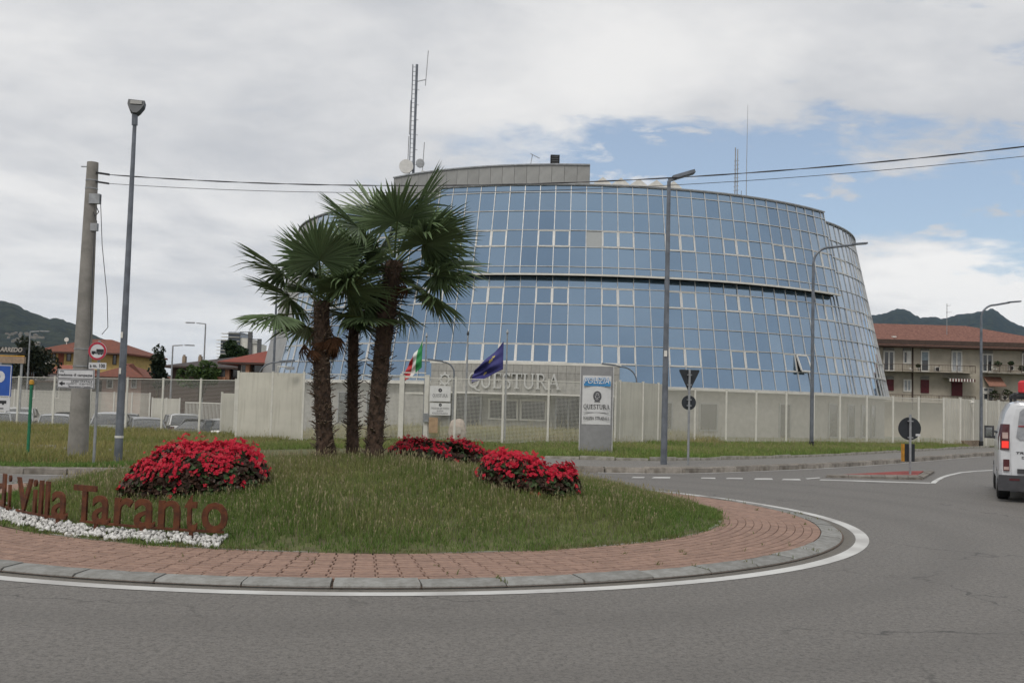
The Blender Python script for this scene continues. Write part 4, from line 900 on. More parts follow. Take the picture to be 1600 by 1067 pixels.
# lorry ban, distance plate, street name boards on one post
p = ground(146, 729, .12); Y = p.y - .05; k = Y / FPX
t = thing('sign_post', 'thin grey post carrying the lorry ban and street boards', 'post', p); H = atY(153, 532, Y).z - p.z; MB().tube([(0, 0, -.2), (0, 0, H)], .035, 8).build('pole', M_STEEL, t)
def sgn(name, label, u, v, dyy=-.09): c = atY(u, v, Y + dyy); return thing(name, label, 'sign', c)
t = sgn('lorry_ban_sign', 'round white sign with red ring and black lorry', 152.3, 548.5); r_ = 14.2 * k
MB().disc((0, 0, 0), r_, .02, 36).build('plate', M_SWHITE, t); MB().ring((0, -.012, 0), r_ * .76, r_ * .985, .006, 40).build('ring', M_SRED, t); MB().disc((0, .016, 0), r_ * .98, .008, 36).build('rear_face', M_SREAR, t)
lr = MB().ext(-.02, .15, -.016, -.012, -.03, .045).ext(-.13, -.035, -.0165, -.0125, -.05, .0).ext(-.13, .15, -.017, -.013, -.06, -.04)
for x_ in (-.09, .04, .1): lr.disc((x_, -.0145, -.062), .022, .005, 12)
lr.build('lorry_symbol', M_INK, t)
t = sgn('distance_plate', 'white plate reading a m. 100 under the lorry ban', 152.5, 571.5); hw, hh = 13.5 * k, 4.9 * k; MB().ext(-hw, hw, -.01, .01, -hh, hh).build('plate', M_SWHITE, t); put_text('a m. 100', M_INK, t, -hw * .88, hw * .88, -hh * .55, hh * .62, -.014, bold=.02)
def board(name, label, u0, u1, v0, v1, dyy=-.12):
    t = sgn(name, label, (u0 + u1) / 2, (v0 + v1) / 2, dyy); hw, hh = (u1 - u0) / 2 * k, (v1 - v0) / 2 * k
    MB().ext(-hw, hw, -.012, .012, -hh, hh).build('plate', M_SWHITE, t)
    b = MB()
    for z_ in (-1, 1): b.ext(-hw + .01, hw - .01, -.0145, -.0125, z_ * (hh - .014) - .006, z_ * (hh - .014) + .006)
    for x_ in (-1, 1): b.ext(x_ * (hw - .014) - .006, x_ * (hw - .014) + .006, -.0145, -.0125, -hh + .022, hh - .022)
    b.build('border', M_INK, t); return t, hw, hh
t, hw, hh = board('street_name_board', 'white board reading via madonna di campagna', 90.5, 147.5, 577, 592)
put_text('via', M_INK, t, -hw * .9, -hw * .66, hh * .38, hh * .72, -.014, bold=.015); put_text('madonna di campagna', M_INK, t, -hw * .94, hw * .9, -hh * .62, hh * .12, -.014, bold=.02)
t, hw, hh = board('school_direction_board', 'white arrow board pointing to the Liceo Statale', 90, 147.5, 592.6, 606.5)
put_text('LICEO STATALE', M_INK, t, -hw * .25, hw * .88, hh * .28, hh * .74, -.014, bold=.015); put_text('CLASSICO - SCIENTIFICO', M_INK, t, -hw * .5, hw * .9, -hh * .2, hh * .16, -.014); put_text('"Bonaventura Cavalieri"', M_INK, t, -hw * .42, hw * .88, -hh * .78, -hh * .34, -.014)
MB().prism([(-hw * .92, 0), (-hw * .72, hh * .55), (-hw * .72, hh * .2), (-hw * .58, hh * .14), (-hw * .58, -hh * .14), (-hw * .72, -hh * .2), (-hw * .72, -hh * .55)], -.016, -.0125).build('arrow', M_INK, t)
# parking sign cut by the picture edge
p = ground(-9, 727, .12); Y = p.y - .05; k = Y / FPX; t = thing('sign_post', 'grey post carrying the blue parking sign', 'post', p); H = atY(-6, 566, Y).z - p.z; MB().tube([(0, 0, -.2), (0, 0, H)], .035, 8).build('pole', M_STEEL, t)
t = sgn('parking_sign', 'blue square parking sign with white letter P', -3, 594); s_ = 21 * k
MB().ext(-s_, s_, -.01, .01, -25 * k, 24 * k).build('plate', M_SBLUE, t); put_text('P', M_SWHITE, t, -9 * k, 11 * k, -16 * k, 15 * k, -.014, bold=.04)
b = MB()
for z_ in (-24.2, 23.2): b.ext(-s_ + .01, s_ - .01, -.0135, -.0105, z_ * k - .008, z_ * k + .008)
for x_ in (-1, 1): b.ext(x_ * (s_ - .018) - .008, x_ * (s_ - .018) + .008, -.0136, -.0106, -23.4 * k, 22.4 * k)
b.build('border', M_SWHITE, t)
t = sgn('parking_plate', 'white plate with black bus symbol under the parking sign', -3, 631); MB().ext(-18.5 * k, 18.5 * k, -.01, .01, -10.5 * k, 10 * k).build('plate', M_SWHITE, t)
sy = MB().ext(-10 * k, 13 * k, -.015, -.0105, 1 * k, 5.5 * k).ext(-10 * k, 9 * k, -.0152, -.0107, -7.5 * k, -6 * k).disc((-6 * k, -.013, .6 * k), 1.7 * k, .0056, 12).disc((8 * k, -.013, .6 * k), 1.7 * k, .0056, 12); sy.build('symbol', M_INK, t)
p = ground(43, 716, .12); t = thing('marker_post', 'thin green post with round yellow cap on the verge', 'post', p); H = atY(47.5, 601, p.y).z - p.z
MB().tube([(0, 0, .05), (0, 0, H)], .042, 8).build('pole', mat('green_paint', (.02, .17, .085), .5, var=.15), t); MB().tube([(0, 0, -.2), (0, 0, .05)], .04, 8).build('foot', mat('rusty_iron', (.09, .045, .025), .8), t); MB().tube([(0, 0, H), (0, 0, H + .02), (0, 0, H + .1), (0, 0, H + .13)], [.05, .065, .062, .03], 10).build('cap', mat('yellow_cap', (.52, .27, .03), .5), t)
# give-way sign and disc seen from behind
p = ground(1075, 727, .12); Y = p.y; k = Y / FPX; t = thing('sign_post', 'thin steel post with the backs of a triangular and a round sign', 'post', p); H = atY(1077, 577, Y).z - p.z; MB().tube([(0, 0, -.2), (0, 0, H)], .032, 8).build('pole', M_STEEL, t)
c = atY(1077, 593, Y) - p; MB().prism([(-15.5 * k, 15.5 * k), (15.5 * k, 15.5 * k), (15.8 * k, 13 * k), (1.5 * k, -17.5 * k), (-1.5 * k, -17.5 * k), (-15.8 * k, 13 * k)], .04, .055).build('give_way_plate', M_SREAR, t, (c.x * 0, 0, c.z)); c = atY(1076, 629, Y) - p; MB().disc((0, .045, c.z), 11.3 * k, .014, 30).build('round_plate', M_SREAR, t)
b = MB()
for z_ in (H - .15, H - .42, c.z + .08, c.z - .08): b.ext(-.06, .06, -.036, .038, z_ - .015, z_ + .015)
b.build('clamp', M_STEEL, t)
# keep-side disc on the splitter island
p = ground(1422, 738.6, .085); Y = p.y; k = Y / FPX; t = thing('keep_side_sign', 'round sign seen from behind on the red-topped traffic island', 'sign', p + Vector((0, 0, .085))); H = atY(1421, 652, Y).z - p.z
MB().tube([(0, 0, -.1), (0, 0, H)], .035, 8).build('pole', M_STEEL, t); c = atY(1421, 669.5, Y) - p; MB().disc((0, .05, c.z - .085), 17.8 * k, .016, 36).build('plate', M_SREAR, t); MB().ext(.16, .29, .036, .0415, c.z - .28, c.z - .22).build('sticker', M_SWHITE, t)
b = MB(); b.ext(-.07, .07, -.04, .04, c.z + .1, c.z + .13).ext(-.07, .07, -.04, .04, c.z - .34, c.z - .31); b.build('clamp', M_STEEL, t)
z0_, z1_ = atY(1421, 721, Y).z - p.z - .085, atY(1421, 693.5, Y).z - p.z - .085
MB().ext(-.14, .14, .04, .17, z0_, z1_).build('delineator', M_SREAR, t); MB().ext(-.17, -.145, .02, .2, z0_, z1_).build('delineator_edge', mat('amber_panel', (.5, .24, .02), .5), t)
# cctv camera on the ribbed fence
c = atY(1518, 628, 53.8); t = thing('security_camera', 'small white security camera on top of the ribbed fence', 'camera', c); MB().tube([(-.1, .2, -.2), (-.1, .05, .1), (0, -.1, .06)], .02, 6).build('bracket', M_POST, t); MB().tube([(0, -.1, .05), (0, -.1, -.04), (0, -.1, -.1)], [.09, .1, .04], 12).build('dome', M_WHITE, t)
c = atY(446, 575, 41); t = thing('security_camera', 'small security camera on the solid panel fence behind the palms', 'camera', c); MB().tube([(-.3, .1, -.3), (-.3, 0, .05), (.1, 0, .05)], .025, 6).build('bracket', M_POST, t); MB().box((.2, -.05, .0), (.3, .12, .12)).build('housing', M_STEEL, t)

# ------------------------------------------------------------------ rusted letters on the mound edge
M_CORT = mat('corten_steel', (.135, .044, .017), .85, .1, scale=6, col2=(.06, .021, .011), bump=.3, bscale=50)
LR = 4.98
def phi_u(u, v=820):
    r = ray(u, v); d = Vector((r.x, r.y)); o = -IC; a = d.dot(d); b_ = 2 * o.dot(d); c = o.dot(o) - LR * LR; s = (-b_ - math.sqrt(max(0, b_ * b_ - 4 * a * c))) / (2 * a); q_ = d * s - IC
    return math.atan2(q_.x, -q_.y)
letters = [('d', -29, 25), ('i', 35, 55), ('V', 88, 172), ('i', 175, 200), ('l', 208, 235), ('l', 245, 270), ('a', 285, 370), ('T', 405, 530), ('a', 512, 610), ('r', 635, 735), ('a', 745, 860), ('n', 880, 1000), ('t', 1025, 1095), ('o', 1120, 1265)]
c0 = Vector((IC.x, IC.y - LR, .1)); t = thing('letter_sign', 'row of rusted steel letters reading di Villa Taranto', 'sign', c0)
def lpos(ph, z=0., r=LR): return Vector((IC.x + r * math.sin(ph), IC.y - r * math.cos(ph), z)) - c0
hts = {'d': .385, 'i': .385, 'V': .385, 'l': .385, 'T': .385, 't': .36, 'a': .292, 'r': .288, 'n': .292, 'o': .295}
for i, (ch, xa, xb) in enumerate(letters):
    p0, p1 = phi_u(xa / 3.5575), phi_u(xb / 3.5575); wd = 2 * LR * math.sin((p1 - p0) / 2); me, w0, lo, hi = text_mesh(ch, M_CORT, .012, .012, 'letter')
    if ch in 'il': wd = min(wd * 1.15, .07) if ch == 'l' else min(wd * 1.15, .07)
    ph = (p0 + p1) / 2; o = link('letter', me, t, lpos(ph, .225) + Matrix.Rotation(ph, 3, 'Z') @ Vector((-wd / 2, 0, 0)), (0, 0, ph)); sz = hts[ch] / hi; o.scale = (wd / w0, 1, sz)
def arcbar(u0, u1, z, h, name):
    a, b_ = phi_u(u0), phi_u(u1); n = 14; mb = MB()
    for i in range(n): mb.bar(lpos(a + (b_ - a) * i / n, z), lpos(a + (b_ - a) * (i + 1) / n, z), .02, h)
    mb.build(name, M_CORT, t)
arcbar(-20, 16, .225, .024, 'base_rail'); arcbar(24, 103, .225, .024, 'base_rail'); arcbar(125, 350, .222, .026, 'base_rail')
for u in (-10, 11, 72, 90, 150, 222, 299): MB().box((0, 0, .06), (.04, .03, .32)).build('leg', M_CORT, t, lpos(phi_u(u), 0))

# ------------------------------------------------------------------ white pebbles under the letters
def pebbles():
    V = []; T = []; C = []
    base = [Vector(v) for v in ((0, 0, 1), (.9, 0, .3), (.28, .85, .3), (-.72, .53, .3), (-.72, -.53, .3), (.28, -.85, .3), (0, 0, -.6))]
    tri = [(0, 1, 2), (0, 2, 3), (0, 3, 4), (0, 4, 5), (0, 5, 1), (6, 2, 1), (6, 3, 2), (6, 4, 3), (6, 5, 4), (6, 1, 5)]
    a0, a1 = phi_u(-60), phi_u(352); rn = random.Random(3)
    for i in range(2000):
        ph = a0 + (a1 - a0) * rn.random(); e = min(1, (a1 - ph) / .06); r = rn.uniform(4.90 if rn.random() < .9 else 4.8, 5.16) + .03 * math.sin(ph * 60); s = rn.uniform(.012, .032) * (1 if rn.random() < .85 else 1.4)
        x, y = IC.x + r * math.sin(ph), IC.y - r * math.cos(ph); z = zmound(x, y) + rn.uniform(0, .05) * (1 - min(1, abs(r - 5.02) / .2)) + .01
        M_ = Matrix.Translation((x, y, z)) @ Euler((rn.uniform(0, 6), rn.uniform(0, 6), rn.uniform(0, 6))).to_matrix().to_4x4() @ Matrix.Diagonal((s * rn.uniform(.8, 1.4), s * rn.uniform(.8, 1.2), s * rn.uniform(.6, 1), 1)); k = len(V)
        V += [tuple(M_ @ p_) for p_ in base]; T += [tuple(j + k for j in f) for f in tri]; g = rn.uniform(.42, .72); C += [(g, g * .985, g * .95)] * 7
    return tris_mesh('white_pebbles', V, T, leafmat('pebble_stone', .7, trans=0), np.array(C), True)
o = link('white_pebbles', pebbles()); tag(o, 'band of white pebbles in front of the rusted letters', 'pebbles', kind='stuff')

# ------------------------------------------------------------------ begonia beds
M_BLOOM = leafmat('begonia_petal', .5, trans=.25); M_BLEAF = leafmat('begonia_leaf', .45, trans=.1)
def bed(name, label, cx_, cy_, rx, ry, hgt, nfl, nlf, rot, zb=None, seed=1):
    rn = np.random.default_rng(seed); z0 = zmound(cx_, cy_) if zb is None else zb; t = thing(name, label, 'flower bed', (cx_, cy_, z0)); cs, sn = math.cos(rot), math.sin(rot)
    lump = [(rn.uniform(-.8, .8), rn.uniform(-.7, .7), rn.uniform(.6, 1.28), rn.uniform(.18, .38)) for _ in range(22)]
    def surf(a, b_):      # height over the bed at unit coordinates
        d = (abs(a) ** 3 + abs(b_) ** 3) ** (1 / 3); h = hgt * max(0., 1 - d ** 5.) ** .6; k = 1 + sum((m_ - 1) * math.exp(-((a - x) ** 2 + (b_ - y) ** 2) / s_ ** 2) for x, y, m_, s_ in lump); return h * k
    def place(a, b_, h): x, y = a * rx, b_ * ry; X, Yy = x * cs - y * sn, x * sn + y * cs; return np.array((X, Yy, zmound(cx_ + X, cy_ + Yy) - z0 + h))
    V = []; T = []; C = []
    # leaves: bronze, filling the whole volume
    for i in range(nlf):
        a, b_ = rn.uniform(-1, 1, 2); d = (abs(a) ** 3 + abs(b_) ** 3) ** (1 / 3)
        if d > 1: continue
        hs = surf(a, b_); h = hs * (1 - .75 * rn.random() ** 2.2) - .01
        p_ = place(a, b_, h); n_ = np.array((a * .8 + rn.normal(0, .45), b_ * .8 + rn.normal(0, .45), .8 + rn.normal(0, .3))); n_ /= np.linalg.norm(n_); e1 = np.cross(n_, rn.normal(size=3)); e1 /= np.linalg.norm(e1); e2 = np.cross(n_, e1); s_ = rn.uniform(.028, .05); k = len(V)
        for q_ in range(6):
            an = q_ * PI / 3; V.append(p_ + (e1 * math.cos(an) + e2 * math.sin(an) * .85) * s_ + n_ * (.25 * s_ if q_ % 3 else -.1 * s_))
        T += [(k, k + 1, k + 2), (k, k + 2, k + 3), (k, k + 3, k + 4), (k, k + 4, k + 5)]; g = rn.uniform(.6, 1.3); c = np.array((.050, .027, .019)) * g if rn.random() < .7 else np.array((.045, .075, .028)) * g; C += [c] * 6
    link('foliage', tris_mesh('foliage', V, T, M_BLEAF, np.array(C)), t)
    V = []; T = []; C = []
    for i in range(nfl):
        a, b_ = rn.uniform(-1, 1, 2); d = (abs(a) ** 3 + abs(b_) ** 3) ** (1 / 3)
        if d > 1: continue
        if d > .90 and rn.random() < .5: continue
        if surf(a, b_) < .62 * hgt and rn.random() < .62: continue
        clump = math.sin(9 * a + seed) * math.sin(8 * b_ + 2 * seed)
        if clump < -.35 and rn.random() < .75: continue
        h = surf(a, b_) + rn.uniform(-.03, .03) + (rn.uniform(.02, .08) if rn.random() < .1 else 0); p0 = place(a, b_, max(.05, h))
        for f_ in range(rn.integers(3, 6)):
            p_ = p0 + rn.normal(0, .022, 3); n_ = np.array((a * .9 + rn.normal(0, .5), b_ * .9 + rn.normal(0, .5) - .25, .75)); n_ /= np.linalg.norm(n_); e1 = np.cross(n_, rn.normal(size=3)); e1 /= np.linalg.norm(e1); e2 = np.cross(n_, e1); s_ = rn.uniform(.016, .026); g = rn.uniform(.4, 1.2); c = np.array((.56, .016, .045)) if rn.random() < .9 else np.array((.45, .09, .09)) * g
            for q_ in range(4):
                an = q_ * PI / 2; u_ = e1 * math.cos(an) + e2 * math.sin(an); w_ = -e1 * math.sin(an) + e2 * math.cos(an); k = len(V); V += [p_, p_ + u_ * s_ * .7 + w_ * s_ * .55 + n_ * s_ * .35, p_ + u_ * s_ * 1.25 + n_ * s_ * .25, p_ + u_ * s_ * .7 - w_ * s_ * .55 + n_ * s_ * .35]; T += [(k, k + 1, k + 2), (k, k + 2, k + 3)]; C += [c * .8, c, c * 1.1, c]
    link('blossoms', tris_mesh('blossoms', V, T, M_BLOOM, np.array(C)), t); return t
bed('flower_bed', 'large mound of red begonias behind the rusted letters', -3.92, 13.35, .90, .66, .47, 1650, 6600, R(12), seed=2)
bed('flower_bed', 'mid-sized red begonia clump on the right slope of the mound', .28, 14.3, .70, .55, .44, 1000, 4800, R(-8), seed=5)
bed('flower_bed', 'low strip of red begonias behind the crest beside the palms', -1.08, 16.9, .90, .42, .33, 460, 2600, R(-9), seed=9)

# ------------------------------------------------------------------ palms
M_TRUNK = mat('palm_fibre', (.085, .053, .036), .95, scale=16, col2=(.030, .020, .014), bump=.9, bscale=40, detail=7); M_STUB = mat('cut_leaf_base', (.19, .145, .105), .9, scale=20, col2=(.075, .05, .035), rnd=.4)
M_FROND = leafmat('palm_leaf', .34, trans=.15); M_PET = mat('palm_petiole', (.07, .085, .03), .6, var=.2); M_DEAD = leafmat('dead_palm_leaf', .9, trans=.1)
def frond_mesh(seed, nseg=38, L=.62, spread=250, pet=.55, dead=False):
    """petiole along +x from the origin, then a pleated fan of stiff split segments"""
    rn = random.Random(seed); V = []; T = []; C = []
    pn = 5
    for i in range(pn + 1):       # petiole as a flat three-sided strip
        s = i / pn; x = pet * s; z = .10 * pet * math.sin(s * 1.6); w_ = .017 - .007 * s
        V += [(x, -w_, z), (x, w_, z), (x, 0, z - .018)]; C += [(.075, .10, .03) if not dead else (.1, .06, .035)] * 3
    for i in range(pn):
        for j in range(3): a, b_ = 3 * i + j, 3 * i + (j + 1) % 3; T += [(a, b_, b_ + 3), (a, b_ + 3, a + 3)]
    ox, oz = pet, .10 * pet * math.sin(1.6)
    for i in range(nseg):
        f = (i + .5) / nseg - .5; an = R(spread * f) + rn.uniform(-.02, .02); ll = L * (1 - .38 * abs(2 * f) ** 2.2) * rn.uniform(.9, 1.06); hw = L * R(spread) / nseg * .36
        lift = .10 * math.cos(an) + rn.uniform(-.03, .03); droop = rn.uniform(.02, .10) + (.35 if rn.random() < .10 else 0) + (.5 if dead else 0); fold = .6 * hw
        rows = [(.0, .15), (.35, .75), (.6, 1.), (.82, .62), (1., .04)]; k = len(V); g = rn.uniform(.7, 1.2)
        for s, wf in rows:
            r_ = ll * s; z = oz + lift * r_ + (-droop * L * max(0, s - .35) ** 2 * 2.0) - .16 * abs(math.sin(an)) * r_; cx_, cy_ = ox + r_ * math.cos(an), r_ * math.sin(an); nx, ny = -math.sin(an), math.cos(an); q_ = hw * wf
            V += [(cx_ + nx * q_, cy_ + ny * q_, z + fold * wf), (cx_, cy_, z), (cx_ - nx * q_, cy_ - ny * q_, z + fold * wf)]
            c = (.092, .132, .062) if not dead else (.075, .036, .018)
            tip = 1 + .35 * s; C += [tuple(v_ * g * tip for v_ in c)] * 3
        for m_ in range(4):
            for e in (0, 1): a = k + 3 * m_ + e; T += [(a, a + 1, a + 4), (a, a + 4, a + 3)]
    return tris_mesh('frond', V, T, M_FROND if not dead else M_DEAD, np.array(C))
FM = [frond_mesh(s, nseg=random.choice((52, 56, 62)), L=random.uniform(.64, .74), spread=random.choice((225, 250, 275)), pet=random.uniform(.5, .66)) for s in range(8)]
DM = [frond_mesh(60 + s, 24, .46, 150, .32, True) for s in range(3)]
def palm(label, base, top, r0, r1, nfr, seed, size=1., dead=6, el0=64, el1=-24):
    rn = random.Random(seed); base, top = Vector(base), Vector(top); t = thing('palm_tree', label, 'palm tree', base, 0, 'three palms on the roundabout'); ax = top - base; n = 40; m_ = 18; V = []; F = []
    bend = Vector((rn.uniform(-.06, .06), rn.uniform(-.06, .06), 0)); path = lambda s: ax * s + bend * math.sin(PI * s)
    for i in range(n + 1):
        s = i / n; c = path(s); r_ = r0 + (r1 - r0) * s; r_ *= 1 + .8 * math.exp(-s * 20)
        for j in range(m_): a = 2 * PI * j / m_; rr = r_ * (1 + rn.uniform(-.10, .10)); V.append((c.x + rr * math.cos(a), c.y + rr * math.sin(a), c.z - .1 * (i == 0) + rn.uniform(-.012, .012)))
    for i in range(n):
        for j in range(m_): j2 = (j + 1) % m_; F.append((i * m_ + j, i * m_ + j2, (i + 1) * m_ + j2, (i + 1) * m_ + j))
    MB().add(V, F).build('trunk', M_TRUNK, t)
    stub = MB()
    for i in range(210):         # fibre tufts and cut leaf bases
        s = rn.random() ** .9; a = rn.uniform(0, 2 * PI); c = path(s); r_ = (r0 + (r1 - r0) * s) * .94; d = Vector((math.cos(a), math.sin(a), rn.uniform(.15, .8))).normalized(); p0 = c + Vector((math.cos(a), math.sin(a), 0)) * r_; L = rn.uniform(.05, .14); stub.bar(p0, p0 + d * L, rn.uniform(.012, .03), .01)
    stub.build('leaf_bases', M_STUB, t)['kind'] = 'stuff'
    fib = MB()
    for i in range(700):
        s = rn.random(); a = rn.uniform(0, 2 * PI); c = path(s); r_ = (r0 + (r1 - r0) * s) * .98; p0 = c + Vector((math.cos(a), math.sin(a), 0)) * r_; d = Vector((math.cos(a) * .6, math.sin(a) * .6, rn.uniform(-1, 1))); fib.bar(p0, p0 + d * rn.uniform(.04, .1), .006, .004)
    fib.build('fibre', M_TRUNK, t)['kind'] = 'stuff'
    for i in range(nfr):
        s = (i + .5) / nfr; el = R(el0 + (el1 - el0) * s ** .85 + rn.uniform(-9, 9)); az = i * 2.39996 + rn.uniform(-.25, .25)
        if s > .4 and math.cos(az + PI / 2) > .6: az += 1.5
        k = size * rn.uniform(.9, 1.12)
        o = link('frond', FM[rn.randrange(8)], t, ax + Vector((0, 0, .10 - .34 * s)) + Vector((math.cos(az), math.sin(az), 0)) * .05); o.rotation_euler = Euler((rn.uniform(-.5, .5), 0, 0)).to_matrix().to_4x4().to_euler()
        o.matrix_local = Matrix.Translation(o.location) @ Matrix.Rotation(az, 4, 'Z') @ Matrix.Rotation(-el, 4, 'Y') @ Matrix.Rotation(rn.uniform(-.6, .6), 4, 'X') @ Matrix.Scale(k, 4)
    for i in range(dead):
        az = rn.uniform(0, 2 * PI); o = link('dead_frond', DM[rn.randrange(3)], t); o.matrix_local = Matrix.Translation(path(rn.uniform(.72, .93)) + Vector((math.cos(az), math.sin(az), 0)) * r1) @ Matrix.Rotation(az, 4, 'Z') @ Matrix.Rotation(R(rn.uniform(55, 85)), 4, 'Y') @ Matrix.Rotation(rn.uniform(-.8, .8), 4, 'X') @ Matrix.Scale(rn.uniform(.4, .75), 4)
    return t
def pb(u, Y): x = atY(u, 705, Y).x; return Vector((x, Y, zmound(x, Y) - .05))
palm('left palm of the three with shaggy brown skirt under its fronds', pb(511, 15.9), atY(503, 470, 15.9), .128, .118, 15, 3, 1.0, 9, 56, -22)
palm('slender middle palm of the three with darker trunk', pb(552, 16.5), atY(556, 438, 16.6), .085, .08, 9, 8, .93, 1, 60, -22)
palm('tallest right palm of the three, trunk leaning to the right', pb(584, 15.9), atY(616, 408, 15.9), .115, .13, 16, 21, 1.12, 1, 60, -28)

# ------------------------------------------------------------------ van
M_VAN = mat('van_white_paint', (.60, .61, .63), .3, var=.03, coat=.5); M_TYRE = mat('tyre_rubber', (.018, .018, .019), .85); M_RIM = mat('wheel_rim', (.30, .30, .31), .4, .7)
M_LAMPR = mat('tail_lens_red', (.075, .006, .010), .2, spec=.7); M_LAMPW = mat('lamp_lens_clear', (.45, .33, .30), .2); M_CGLASS = mat('car_glass', (.045, .05, .055), .06, spec=.9); M_TRIM = mat('grey_trim', (.05, .05, .055), .6)
def loft(sections, mb=None, caps=True):
    mb = mb or MB(); n = len(sections[0]); V = [p for s in sections for p in s]; F = []
    for i in range(len(sections) - 1):
        for j in range(n): F.append((i * n + j, i * n + (j + 1) % n, (i + 1) * n + (j + 1) % n, (i + 1) * n + j))
    if caps: F += [tuple(range(n))[::-1], tuple(range((len(sections) - 1) * n, len(sections) * n))]
    return mb.add(V, F)
def wheel(parent, x, y, r=.34, w_=.22, sgn=1):
    o = MB().tube([(-w_ / 2, 0, 0), (-w_ / 2 + .03, 0, 0), (w_ / 2 - .03, 0, 0), (w_ / 2, 0, 0)], [r - .04, r, r, r - .04], 24).build('wheel', M_TYRE, parent, (x, y, r), smooth=35)
    MB().tube([(sgn * (w_ / 2 - .01), 0, 0), (sgn * (w_ / 2 + .012), 0, 0)], [r * .66, r * .6], 20).build('rim', M_RIM, o, smooth=30)
def half(pts): return pts + [(-x, z) for x, z in pts[::-1]]
vp = atY(1559, 640, 20.6); HD = R(23.5); wv = Vector((math.cos(-HD), math.sin(-HD), 0)); o0 = Vector((vp.x, vp.y, 0)) + wv * .98
t = thing('delivery_van', 'white delivery van driving away at the right edge', 'van', (o0.x, o0.y, 0), -HD); secs = []
for y, hb, hm, ht, zb, zr_ in ((0., .90, .93, .74, .36, 1.86), (.05, .95, .96, .80, .34, 1.93), (.35, .97, .98, .82, .30, 1.97), (1.5, .98, .98, .83, .28, 1.97), (3.0, .98, .98, .82, .28, 1.95), (3.5, .98, .97, .74, .28, 1.86), (4.1, .97, .95, .84, .28, 1.30), (4.55, .95, .92, .86, .28, 1.08), (4.85, .86, .82, .76, .30, .90), (4.98, .70, .68, .62, .34, .70)):
    h = half([(0.001, zb), (hb * .93, zb), (hb, zb + .12), (hm, min(1.1, zb + (zr_ - zb) * .5)), (hm * .99, min(1.25, zb + (zr_ - zb) * .62)), (ht + .04, zr_ - .22 if zr_ > 1.4 else zr_ - .06), (ht - .05, zr_ - .05), (ht - .22, zr_ - .005), (.001, zr_ + .01)]); secs.append([(x, y, z) for x, z in h])
loft(secs).build('body', M_VAN, t, smooth=32)
for sg in (-1, 1):
    d = MB().add([(sg * .02, -.022, .38), (sg * .73, -.022, .40), (sg * .755, -.022, 1.0), (sg * .70, -.010, 1.62), (sg * .64, .004, 1.86), (sg * .02, -.0, 1.89)] + [(sg * .02, .06, .38), (sg * .73, .06, .40), (sg * .755, .06, 1.0), (sg * .70, .07, 1.62), (sg * .64, .08, 1.86), (sg * .02, .08, 1.89)], [(0, 1, 2, 3, 4, 5), (6, 7, 8, 9, 10, 11), (0, 1, 7, 6), (1, 2, 8, 7), (2, 3, 9, 8), (3, 4, 10, 9), (4, 5, 11, 10), (5, 0, 6, 11)]).build('rear_door', M_VAN, t)
    gx0, gx1 = .09, .655; rr = .06; g = [(gx0 + rr, 1.2), (gx1 - rr, 1.2), (gx1, 1.2 + rr), (gx1 - .06, 1.74), (gx1 - .06 - rr, 1.8), (gx0 + rr, 1.8), (gx0, 1.8 - rr), (gx0, 1.2 + rr)]
    MB().prism([(sg * x, z) for x, z in g], -.032, -.018).build('window', mat('grey_van_window', (.30, .31, .33), .25, spec=.6), d)
    MB().ext(min(sg * .16, sg * .62), max(sg * .16, sg * .62), -.045, -.0325, 1.455, 1.475).build('stripe', mat('red_stripe', (.35, .02, .03), .5), d)
    if sg < 0: MB().ext(-.64, -.14, -.055, -.023, .56, .645).build('handle_bar', M_TRIM, d)
    MB().add([(sg * .775, -.03, 1.0), (sg * .93, -.012, 1.0), (sg * .925, -.012, 1.25), (sg * .88, 0, 1.5), (sg * .77, -.015, 1.5)] + [(sg * .775, .1, 1.0), (sg * .972, .12, 1.0), (sg * .972, .12, 1.25), (sg * .93, .12, 1.5), (sg * .77, .1, 1.5)], [(0, 1, 2, 3, 4), (5, 6, 7, 8, 9), (0, 1, 6, 5), (1, 2, 7, 6), (2, 3, 8, 7), (3, 4, 9, 8), (4, 0, 5, 9)]).build('tail_light', M_LAMPR, t)
    MB().ext(min(sg * .80, sg * .90), max(sg * .80, sg * .90), -.036, -.02, 1.22, 1.34).build('reversing_lens', M_LAMPW, t)
    MB().ext(min(sg * .79, sg * .91), max(sg * .79, sg * .91), -.036, -.02, 1.04, 1.17).build('brake_light', mat('brake_light_lit', (.5, .02, .02), .3, emit=((1, .05, .03), .7)), t)
    MB().ext(min(sg * .775, sg * .885), max(sg * .775, sg * .885), -.035, .02, .60, .82).build('reflector_block', M_LAMPR, t); MB().ext(min(sg * .785, sg * .875), max(sg * .785, sg * .875), -.04, -.0355, .62, .68).build('reversing_lens', M_LAMPW, t)
    MB().tube([(sg * .95, 3.55, 1.18), (sg * 1.08, 3.5, 1.22)], .035, 8).build('mirror_arm', M_TRIM, t)
    MB().box((sg * 1.08, 3.5, 1.30), (.2, .14, .28)).build('mirror', M_TRIM, t); MB().box((sg * 1.085, 3.425, 1.30), (.13, .012, .2)).build('mirror_glass', mat('mirror_glass', (.35, .36, .38), .05, .9), t)
    for y in (.95, 4.05): wheel(t, sg * .86, y, .34, .24, sg)
    MB().ext(min(sg * .9, sg * .985), max(sg * .9, sg * .985), 1.5, 3.3, 1.30, 1.34).build('side_moulding', M_TRIM, t)
MB().prism([(-.97, .22), (.97, .22), (.985, .36), (.96, .52), (-.96, .52), (-.985, .36)], -.09, .35).build('bumper', M_TRIM, t); MB().ext(-.78, -.6, -.096, -.091, .42, .46).build('reflector', M_LAMPR, t)
